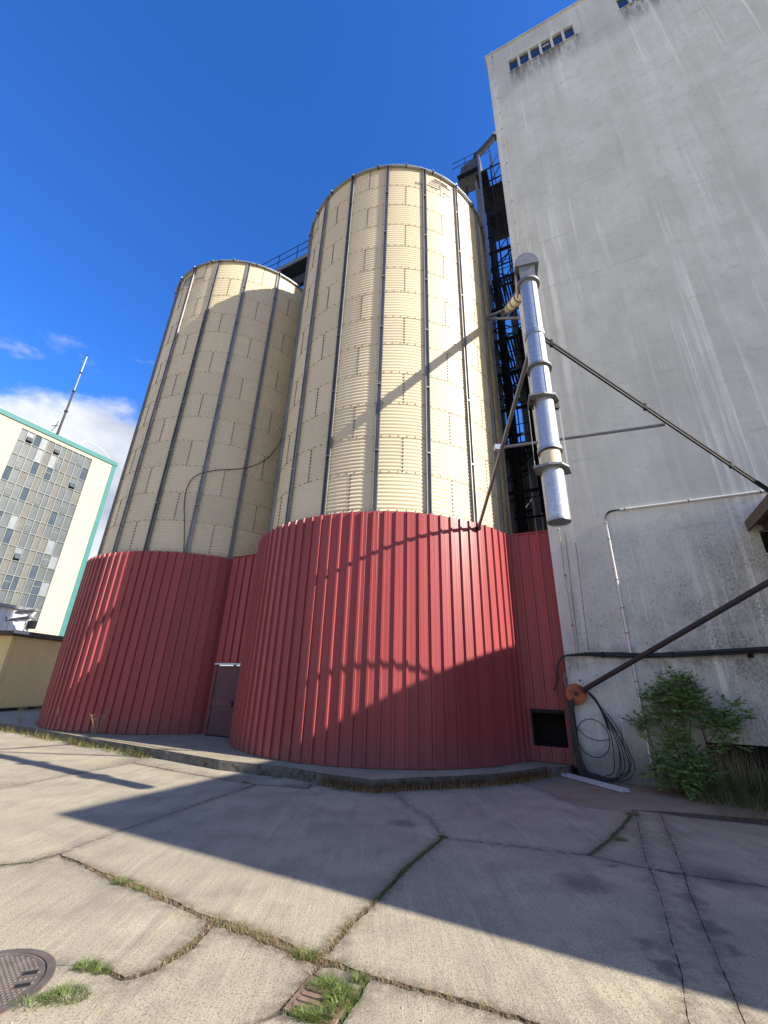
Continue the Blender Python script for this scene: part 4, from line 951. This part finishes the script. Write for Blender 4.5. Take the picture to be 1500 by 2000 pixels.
# ---------------------------------------------------------------- far cream building on the left
LBD = DATA['lb']
lbx = Vector(LBD['W']); LROT = math.atan2(.8944, .447)
lb = thing('office_block', 'cream office block with turquoise trim and a grey glazed front', 'building', (lbx.x, lbx.y, 0), LROT)
# local x runs away from the viewer along the facade; facade faces -y; t values are negative
HT = 25.4; x0, x1 = -22.0, 0.0
cols, rows = LBD['cols'], LBD['rows']
wx0, wx1, wzt, wzb = cols[0], cols[-1], rows[0], rows[-1]
m = MB()
for a_, b2 in (((x0, 0, -.1), (wx0, .4, HT)), ((wx1, 0, -.1), (x1, .4, HT)), ((wx0, 0, wzt), (wx1, .4, HT)), ((wx0, 0, -.1), (wx1, .4, wzb))): m.box(a_, b2)
m.box((x0, .402, -.1), (x1, 13, HT-.02)); m.build('wall', 'cream_wall', lb)
boxp('roof_trim', (x0-.1, -.12, HT-.44), (x1+.12, .3, HT+.06), 'turq', lb)
m = MB(); m.box((-.42, -.05, -.1), (.06, -.003, HT-.442)); m.build('corner_trim', 'turq', lb)
boxp('roof', (x0, -.02, HT+.062), (x1+.1, 13, HT+.16), 'galv_dull', lb)
boxp('backing', (wx0, .30, wzb), (wx1, .398, wzt), 'pane_grey', lb)
rp = random.Random(21)
pm_cache = {}
BE = (4, 7)
fr = MB()
for i, x in enumerate(cols): fr.box((x-.035, .02, wzb), (x+.035, .19, wzt))
for z in rows: fr.box((wx0, .03, z-.035), (wx1, .185, z+.035))
for i in range(11):
    for j in range(13):
        xa, xb = cols[i]+.035, cols[i+1]-.035; zb_, za = rows[j+1]+.035, rows[j]-.035
        mat = 'panel_beige' if i in BE else rp.choices(['pane_grey', 'pane_dark', 'pane_light', 'panel_beige'], [10, 2.6, .5, .5])[0]
        if (j, i) in ((0, 3), (1, 3)): mat = 'pane_light'
        if (j, i) in ((1, 5),): mat = 'pane_light'
        vent = (i in (1, 5, 9) and j % 2 == (0 if i != 5 else 0)) or rp.random() < .03
        if i in BE: vent = False
        if vent:
            zm = za-(za-zb_)*.42
            o = boxp('pane', (xa, .12, zm+.03), (xb, .14, za), mat, lb)
            op_ = rp.random() < .4
            m = MB(); m.box((xa, .10, zm-.03), (xb, .19, zm+.03)); m.build('vent_rail', 'frame', lb)
            o2 = boxp('pane', (xa, .13, zb_), (xb, .15, zm-.03), 'pane_black' if op_ else mat, lb)
            m = MB(); yy = -.22 if op_ else .05
            m.bar(((xa+xb)/2, .08, zm-.05), ((xa+xb)/2, yy, zb_+.15), .04, xb-xa-.06, (1, 0, 0)) if op_ else m.box((xa+.05, .05, zb_+.06), (xb-.05, .09, zm-.08))
            m.build('vent_sash', 'pane_grey' if op_ else mat, lb)
        else:
            boxp('pane', (xa, .12, zb_), (xb, .14, za), mat, lb)
fr.build('glazing_frame', 'frame', lb)
# roof mast
mast = thing('antenna_mast', 'banded antenna mast on the roof of the cream office block', 'antenna', (lbx.x-.447*7.6+.9*.6, lbx.y-.894*7.6-.447*.6+1.0, HT+.1))
zz = 0
for i, (h, r_, mt) in enumerate(((2.9, .115, 'rustpipe'), (2.7, .10, 'rustpipe'), (2.6, .085, 'galv_dull'), (2.5, .055, 'whitemetal'))):
    m = MB(); m.tube([(0, 0, zz), (0, 0, zz+h)], [r_, r_*.9], 10); m.build('mast_section', mt, mast)
    m = MB(); m.tube([(0, 0, zz+h-.08), (0, 0, zz+h+.08)], r_*1.5, 10); m.build('mast_collar', 'dark', mast); zz += h
m = MB(); m.tube([(-.9, 0, 0), (-.6, .1, .9), (-.4, 0, 1.6)], .05, 6); m.tube([(-.9, 0, 1.0), (-.3, 0, 1.1)], .05, 6); m.build('bracket', 'galv_dull', mast)
# curved rail on the roof
rrt = thing('roof_rail', 'curved roof rail near the corner of the cream office block', 'rail', (lbx.x-.447*2.6, lbx.y-.894*2.6, HT+.15))
pl = [Vector((.447, .894, 0))*x + Vector((0, 0, h)) for x, h in ((-1.6, 0), (-1.5, .55), (-.9, .75), (.1, .7), (1.0, .4), (1.6, 0))]
m = MB(); m.tube(smooth_path(pl), .05, 6); m.build('rail', 'whitemetal', rrt)

# white metal building behind the shed
wb = thing('white_shed', 'pale corrugated metal shed standing behind the yellow cabin', 'building', (-29.2, 35.4, 0), radians(72))
def ribbed(m, x0, x1, z0, z1, y, pitch, dep):
    n = max(2, int((x1-x0)/pitch)); vs_ = []
    for z in (z0, z1):
        for i in range(n):
            x = x0+(x1-x0)*i/n; w = (x1-x0)/n
            vs_ += [(x, y, z), (x+w*.4, y, z), (x+w*.5, y-dep, z), (x+w*.9, y-dep, z)]
        vs_.append((x1, y, z))
    k = 4*n+1; m.add(vs_, [(i, i+1, k+i+1, k+i) for i in range(k-1)])
m = MB(); ribbed(m, -14, 0, 0, 6.5, 0, .45, .05); m.box((-14, .01, 0), (0, 5, 6.48)); m.build('wall', 'whitemetal', wb)
boxp('roof', (-14.2, -.3, 6.51), (.25, 5.2, 6.75), 'galv_dull', wb)
# floodlight on its post
fl = thing('floodlight_post', 'twin grey floodlights on a white post above the yellow cabin roof', 'floodlight', (-27.6, 33.5, 0))
m = MB(); m.tube([(0, 0, 0), (.25, 0, 5.5)], .16, 10); m.build('post', 'whitemetal', fl)
for dz_, dx in ((5.55, 0), (6.1, .25)):
    m = MB(); m.bar((-1.2+dx, .2, dz_-.02), (.5+dx, -.1, dz_+.22), .6, .16); m.build('lamp_housing', 'galv_dull', fl)
    m = MB(); m.bar((-.5+dx, .05, dz_-.10), (.1+dx, -.02, dz_-.05), .4, .03); m.build('lamp_lens', 'white', fl)
boxp('control_box', (.35, -.2, 4.9), (.85, .1, 5.5), 'dark', fl)
m = MB(); m.bar((.2, -.1, 5.3), (.65, -.1, 6.4), .14, .14); m.build('bracket', 'white', fl)
m = MB(); m.tube([(-1.2, .2, 5.6), (-1.7, .2, 5.45), (-1.8, .2, 5.8)], .04, 6); m.build('hook', 'dark', fl)

# yellow cabin
ys = thing('yellow_cabin', 'yellow ribbed metal cabin with a dark brown eave', 'shed', (-16.10, 19.10, 0), radians(85.5))
m = MB(); ribbed(m, .18, 6.0, .32, 3.0, 0, .155, .018); m.build('side_wall', 'yellow', ys)
boxp('top_rail', (.18, -.03, 3.0), (6.0, .05, 3.22), 'yellow', ys)
boxp('corner_post', (-.004, -.035, .3), (.18, .18, 3.22), 'yellow', ys)
boxp('end_wall', (.0, .181, .3), (.08, 5, 3.22), 'yellow', ys)
boxp('core', (.081, .06, .3), (6, 5, 3.2), 'yellow', ys)
boxp('base_rail', (0, -.03, .16), (6.0, .1, .298), 'dark', ys)
m = MB(); ribbed(m, -.35, 6.3, 3.26, 3.44, -.34, .22, .02); m.box((-.35, -.338, 3.24), (6.3, 5.2, 3.40)); m.build('eave', 'brown', ys)
boxp('gutter', (-.35, -.42, 3.30), (.35, -.365, 3.42), 'whitemetal', ys)
for x in (.1, 3.0, 5.8): boxp('foot', (x, 0, 0), (x+.2, .3, .158), 'hollow', ys)
boxp('gravel_kerb', (0, 0, -.03), (.01, .01, -.02), 'dark', ys)

# ---------------------------------------------------------------- manhole and grate
mh = thing('manhole_cover', 'round cast iron manhole cover at the left edge of the yard', 'manhole cover', (-2.29, 3.33, -.006))
R0 = .375
m = MB(); n = 48
ring = [(R0*cos(2*pi*i/n), R0*sin(2*pi*i/n), .014) for i in range(n)]; ri = [((R0-.045)*cos(2*pi*i/n), (R0-.045)*sin(2*pi*i/n), .014) for i in range(n)]
ro = [(R0*1.01*cos(2*pi*i/n), R0*1.01*sin(2*pi*i/n), -.02) for i in range(n)]; rb = [((R0-.045)*cos(2*pi*i/n), (R0-.045)*sin(2*pi*i/n), .004) for i in range(n)]
m.add(ring+ri+ro+rb, [(i, (i+1) % n, n+(i+1) % n, n+i) for i in range(n)]+[(2*n+i, 2*n+(i+1) % n, (i+1) % n, i) for i in range(n)]+[(n+i, n+(i+1) % n, 3*n+(i+1) % n, 3*n+i) for i in range(n)])
for f in range(len(m.f)): m.f[f] = m.f[f][::-1] if f < n else m.f[f]
m.build('frame_ring', 'iron', mh)
m = MB(); Rl = R0-.055
lid = [(Rl*cos(2*pi*i/n), Rl*sin(2*pi*i/n), .010) for i in range(n)]; lidb = [(Rl*cos(2*pi*i/n), Rl*sin(2*pi*i/n), .003) for i in range(n)]
m.add(lid+lidb, [tuple(range(n))]+[(i, n+i, n+(i+1) % n, (i+1) % n) for i in range(n)])
lidob = m.build('lid', 'iron', mh)
m = MB()
for i in range(-12, 13):
    for j in range(-12, 13):
        x, y = i*.026+(.013 if j % 2 else 0), j*.026
        if x*x+y*y < (Rl-.02)**2 and not (abs(x-.24) < .045 and abs(abs(y)-.06) < .035):
            s = .0095; m.add([(x-s,y-s*.7,.010),(x+s,y-s*.7,.010),(x+s,y+s*.7,.010),(x-s,y+s*.7,.010),(x-s*.6,y-s*.4,.0165),(x+s*.6,y-s*.4,.0165),(x+s*.6,y+s*.4,.0165),(x-s*.6,y+s*.4,.0165)], [(4,5,6,7),(0,1,5,4),(1,2,6,5),(2,3,7,6),(3,0,4,7)])
tag(m.build('tread_studs', 'iron', lidob), kind='stuff')
for y in (-.06, .06):
    m = MB(); m.box((.20, y-.018, .0102), (.28, y+.018, .0112)); m.build('lift_slot', 'hollow', lidob)
mh.rotation_euler = (0, 0, radians(20))

GQ = [Vector(q) for q in DATA['grate']]
gc = sum(GQ, Vector((0, 0)))/4; gx = ((GQ[1]-GQ[0])+(GQ[2]-GQ[3]))*.5; gy = ((GQ[3]-GQ[0])+(GQ[2]-GQ[1]))*.5
gt = thing('drain_grate', 'rusty iron drain grate overgrown with green weeds', 'drain grate', (gc.x, gc.y, 0), math.atan2(gx.y, gx.x))
gw, gh = gx.length, gy.length
boxp('pit', (-gw/2, -gh/2, -.0098), (gw/2, gh/2, -.0085), 'hollow', gt)
for a_, b2 in (((-gw/2, -gh/2, -.009), (-gw/2+.035, gh/2, .004)), ((gw/2-.025, -gh/2, -.009), (gw/2, gh/2, .004)), ((-gw/2+.036, -gh/2, -.009), (gw/2-.026, -gh/2+.03, .003)), ((-gw/2+.036, gh/2-.025, -.009), (gw/2-.026, gh/2, .003))):
    boxp('frame_side', a_, b2, 'grate_iron', gt)
nb = 5
for i in range(nb):
    y = -gh/2+.03+(gh-.06)*(i+.5)/nb; m = MB(); m.box((-gw/2+.036, y-.016, -.009), (gw/2-.026, y+.016, .010)); m.build('grate_bar', 'grate_iron', gt)

# ---------------------------------------------------------------- vegetation
rv = random.Random(17)
def blade(m, p, h, lean, w, az=None, seg=3, curl=1.0):
    az = rv.uniform(0, 2*pi) if az is None else az
    d = Vector((cos(az), sin(az), 0)); s = Vector((-sin(az), cos(az), 0)); p = Vector(p); vs_ = []
    for i in range(seg+1):
        t = i/seg; c = p + d*(lean*h*t**(1+curl)) + Vector((0, 0, h*t*(1-.25*lean*t))); ww = w*(1-t*.92)
        vs_ += [c-s*ww, c+s*ww]
    m.add(vs_, [(2*i, 2*i+1, 2*i+3, 2*i+2) for i in range(seg)])
gm, dm, rm = MB(), MB(), MB()
for pl, hw, kind, den in DATA['joints']:
    P = [Vector(q) for q in pl]
    for a, b2 in zip(P, P[1:]):
        L_ = (b2-a).length; nb = int(L_*den*(1500 if a.length < 6 else 500)*max(hw, .014)/.04)
        t_ = (b2-a).normalized() if L_ else Vector((1, 0)); nn_ = Vector((-t_.y, t_.x))
        for _ in range(nb):
            u = rv.random(); q = a.lerp(b2, u)+nn_*rv.gauss(0, hw*.62)
            cl = .5+.5*sin(q.x*9.1)*sin(q.y*7.3+1)
            if rv.random() > .35+.65*cl: continue
            h = rv.uniform(.010, .042)
            tgt = gm if (kind == 'green' or (kind == 'dry' and rv.random() < .24)) else (rm if kind == 'red' or rv.random() < .08 else dm)
            blade(tgt, (q.x, q.y, -.012), h+.012, rv.uniform(.6, 1.8), rv.uniform(.001, .0026))
for (x, y), kind, r_, nbl in DATA['tufts']:
    for _ in range(nbl*9):
        a = rv.uniform(0, 2*pi); rr = r_*math.sqrt(rv.random())*.8
        blade(gm if kind == 'g' else dm, (x+rr*cos(a)*1.2, y+rr*sin(a)*.7, -.01), rv.uniform(.02, .062)*(1.25-rr/max(r_,.01)*.7), rv.uniform(.4, 1.5), rv.uniform(.0012, .003), a+rv.uniform(-.8, .8))
# broad leaves in the drain
for _ in range(18):
    p = Vector((gc.x+rv.uniform(.03, .13), gc.y+rv.uniform(-.10, .08), rv.uniform(.0, .03))); blade(gm, p, rv.uniform(.03, .055), 1.3, rv.uniform(.007, .013))
for _ in range(700):
    u, v = rv.triangular(.0, .52, .42), rv.uniform(-.47, .45)
    p = gc + gx*u*.9 + gy*v*.9; blade(gm, (p.x, p.y, -.012), rv.uniform(.025, .06), rv.uniform(.4, 1.5), rv.uniform(.0015, .004))
for _ in range(420):
    p = gc + gx*rv.uniform(-.4, .4) + gy*rv.uniform(.40, .66); blade(gm, (p.x, p.y, -.03), rv.uniform(.03, .06), rv.uniform(.3, 1.2), rv.uniform(.002, .004))
# grass along the kerb: green on the left, brown on the right
def along(P, u):
    L_ = [(b2-a).length for a, b2 in zip(P, P[1:])]; t = u*sum(L_)
    for a, b2, l in zip(P, P[1:], L_):
        if t <= l: return a.lerp(b2, t/max(l, 1e-6))
        t -= l
    return P[-1]
KL = [q for q in K if q.x < -3.3]; KR = [q for q in K if -1.1 < q.x]+[Vector((3.6, 10.1))]
for _ in range(7500):
    u = rv.random(); q = along(KL[1:], u); cl = sin(q.x*3.1)+sin(q.x*7.7+2)*.7
    if cl < rv.uniform(-1.6, .9): continue
    tgt = gm if rv.random() < .55 else dm
    blade(tgt, (q.x+rv.gauss(-.02, .05), q.y-.04-abs(rv.gauss(0, .11)), -.01), rv.uniform(.08, .26), rv.uniform(.3, 1.3), rv.uniform(.004, .008), rv.uniform(-2.8, -.4))
for _ in range(2400):
    u = rv.random(); q = along(KR, u)
    if sin(q.x*5.2)*.6+sin(q.x*13.7)*.5+.9 < rv.uniform(-.4, .7): continue
    tgt = dm if rv.random() < .68 else (rm if rv.random() < .8 else gm)
    blade(tgt, (q.x+rv.gauss(0, .02), q.y-.03-abs(rv.gauss(0, .035)), -.01), rv.uniform(.10, .30), rv.uniform(.3, 1.3), rv.uniform(.004, .009), rv.uniform(-2.6, -.5))
for x0_ in (-1.0, -.62, -.35, -1.9, -2.2):
    for _ in range(60):
        q = min(K, key=lambda k_: abs(k_.x-x0_)); blade(gm, (x0_+rv.gauss(0, .06), along(KR if x0_ > -1.1 else K, .0).y if 0 else q.y-.06-abs(rv.gauss(0, .04)), 0), rv.uniform(.03, .09), rv.uniform(.4, 1.2), .003)
tag(gm.build('green_grass', 'green'), 'short green grass tufts in the pavement joints and kerb', 'grass', kind='stuff')
tag(dm.build('dry_grass', 'dry'), 'dry straw-coloured grass in the pavement joints', 'grass', kind='stuff')
tag(rm.build('red_weeds', 'redweed'), 'reddish dead weeds in the joints and along the kerb', 'weeds', kind='stuff')
# dry weed stems on the pad edge, left
def dead_weed(x, y, z, h, label, n=5):
    r = thing('dead_weed', label, 'weed', (x, y, z)); m = MB()
    for k in range(n):
        a = rv.uniform(0, 2*pi); tip = Vector((.30*h*cos(a), .30*h*sin(a), h*rv.uniform(.7, 1))); mid = tip*.5+Vector((0, 0, .12*h))
        m.tube([Vector((0.02*cos(a), .02*sin(a), 0)), mid, tip], [.006, .005, .003], 5)
        for j in range(6):
            t = rv.uniform(.4, .95); p0 = mid.lerp(tip, (t-.4)/.6); b_a = rv.uniform(0, 2*pi)
            m.tube([p0, p0+Vector((.12*h*cos(b_a), .12*h*sin(b_a), rv.uniform(.05, .16)*h))], [.004, .002], 4)
    m.build('stems', 'straw', r); return r
for (x, y, h, lb_, n_) in ((-11.9, 15.62, .75, 'tall bleached dead weed at the far left of the kerb', 7), (-11.2, 15.4, .7, 'bleached dead weed second from the far left by the yellow cabin', 6), (-9.25, 13.75, .75, 'brown branching dead weed before the left red drum', 6), (-7.75, 12.95, .72, 'slender branching dead weed nearest the door recess', 5)):
    dead_weed(x, y, .12, h, lb_, n_)
# shrub against the grey wall
sh = thing('leafy_shrub', 'green leafy shrub growing against the grey wall', 'shrub', wp(1.75, .35, 0))
lm = MB()
def leaf(m, p, d, n_, l, w):
    d = d.normalized(); s = d.cross(n_).normalized(); n2 = s.cross(d)
    m.add([p, p+d*l*.45+s*w-n2*w*.2, p+d*l, p+d*l*.45-s*w-n2*w*.2, p+d*l*.5+n2*w*.18], [(0,1,4),(1,2,4),(2,3,4),(3,0,4)])
def spray(m, base, d, L_, n_):
    up = Vector((0, 0, 1))
    for i in range(n_):
        t = (i+.5)/n_; p = base + d*L_*t + Vector((0, 0, -.25*L_*t*t))
        s = d.cross(up).normalized()
        for sg in (-1, 1):
            ld = (d*.55+s*sg+Vector((rv.uniform(-.3, .3), rv.uniform(-.3, .3), rv.uniform(-.45, .2)))).normalized()
            leaf(m, p, ld, Vector((rv.uniform(-.5, .5), rv.uniform(-.8, .2), 1)).normalized(), rv.uniform(.05, .13), rv.uniform(.018, .044))
    leaf(m, base+d*L_, d, up, .11, .036)
# crown clumps in facade coordinates: t, d, z, radius, sprays
clumps = [(2.02, .35, 1.95, .22, 34), (1.85, .35, 1.72, .26, 46), (2.22, .3, 1.72, .24, 38), (1.6, .35, 1.55, .24, 38), (2.0, .4, 1.45, .28, 48), (2.3, .35, 1.45, .18, 22), (1.72, .4, 1.28, .22, 30),
          (1.35, .4, 1.12, .18, 22), (1.15, .38, 1.10, .12, 10), (2.65, .35, 1.36, .20, 26), (2.85, .32, 1.52, .12, 11), (2.5, .4, 1.15, .20, 26), (2.72, .4, 1.15, .15, 14), (2.95, .35, 1.32, .09, 6),
          (1.75, .6, .75, .24, 36), (1.55, .65, .45, .26, 42), (1.8, .75, .30, .28, 46), (2.0, .6, .62, .22, 28), (2.6, .5, .9, .16, 16), (1.4, .6, .25, .18, 18), (2.1, .7, .38, .2, 20), (1.85, .5, 1.02, .18, 18)]
tips = []
for t_, d_, z_, r_, n_ in clumps:
    c = wp(t_, d_, z_)-sh.location; tips.append(c)
    for _ in range(int(n_*1.15)):
        v = Vector((rv.gauss(0, 1), rv.gauss(0, 1), rv.gauss(0, .8))); v = v.normalized()*r_*rv.random()**.5
        d = (v+Vector((0, -.05, .06))+Vector((rv.gauss(0, .08), rv.gauss(0, .08), 0))).normalized(); d.z *= .5; d.normalize()
        spray(lm, c+v*.75, d, rv.uniform(.10, .20), rv.randint(2, 4))
tag(lm.build('foliage', 'leaf', sh), kind='stuff')
for i, c in enumerate(tips):
    if i % 2 and i > 8: continue
    b0 = wp(1.7+rv.uniform(-.15, .5), .45, 0)-sh.location
    m = MB(); m.tube(smooth_path([b0, b0.lerp(c, .4)+Vector((rv.uniform(-.06, .06), 0, .08)), b0.lerp(c, .75)+Vector((rv.uniform(-.05, .05), 0, .03)), c], 4), [.012]*5+[.008]*4+[.005]*4, 6); m.build('branch', 'twig', sh)
# tall weeds to its right
wm, sm_ = MB(), MB()
for _ in range(8500):
    t_ = 1.9+2.9*rv.random()**.8; d_ = .08+abs(rv.gauss(0, .55))+.1*rv.random()
    lim = 1.9 if t_ > 2.6 else 1.2
    if d_ > lim: continue
    p = wp(t_, d_, -.02); h = rv.uniform(.15, .85)*(1.15-.42*d_) if d_ > .0 else .5
    blade(wm if rv.random() < .78 else sm_, p, max(.08, h), rv.uniform(.3, 1.7), rv.uniform(.003, .008))
for _ in range(150):
    t_ = rv.gauss(2.55, .22); p = wp(t_, .55+rv.gauss(0, .14), 0); blade(sm_, p, rv.uniform(.75, 1.2), rv.uniform(.05, .35), rv.uniform(.0025, .0045), None, 4)
for _ in range(700):
    p = wp(rv.uniform(1.9, 4.6), rv.uniform(.7, 2.1), 0); blade(sm_, p, rv.uniform(.10, .3), rv.uniform(1.4, 2.6), rv.uniform(.002, .004), rv.uniform(-2.6, -.6), 4)
tag(wm.build('weed_grass', 'weedgreen'), 'dark green overgrown weeds at the foot of the wall', 'weeds', kind='stuff')
tag(sm_.build('straw_weeds', 'straw'), 'tall straw-coloured grass stalks beside the shrub', 'weeds', kind='stuff')
# pebbles and crumbs on the yard
pm_ = MB()
for _ in range(260):
    y = rv.uniform(2.6, 10); x = rv.uniform(-.9, .62)*y; s = rv.uniform(.003, .010)
    pm_.add([(x-s,y,0),(x,y-s,0),(x+s,y,0),(x,y+s,0),(x,y,s*.9)], [(0,1,4),(1,2,4),(2,3,4),(3,0,4)])
tag(pm_.build('gravel_crumbs', 'concrete'), 'scattered gravel crumbs on the yard', 'gravel', kind='stuff')
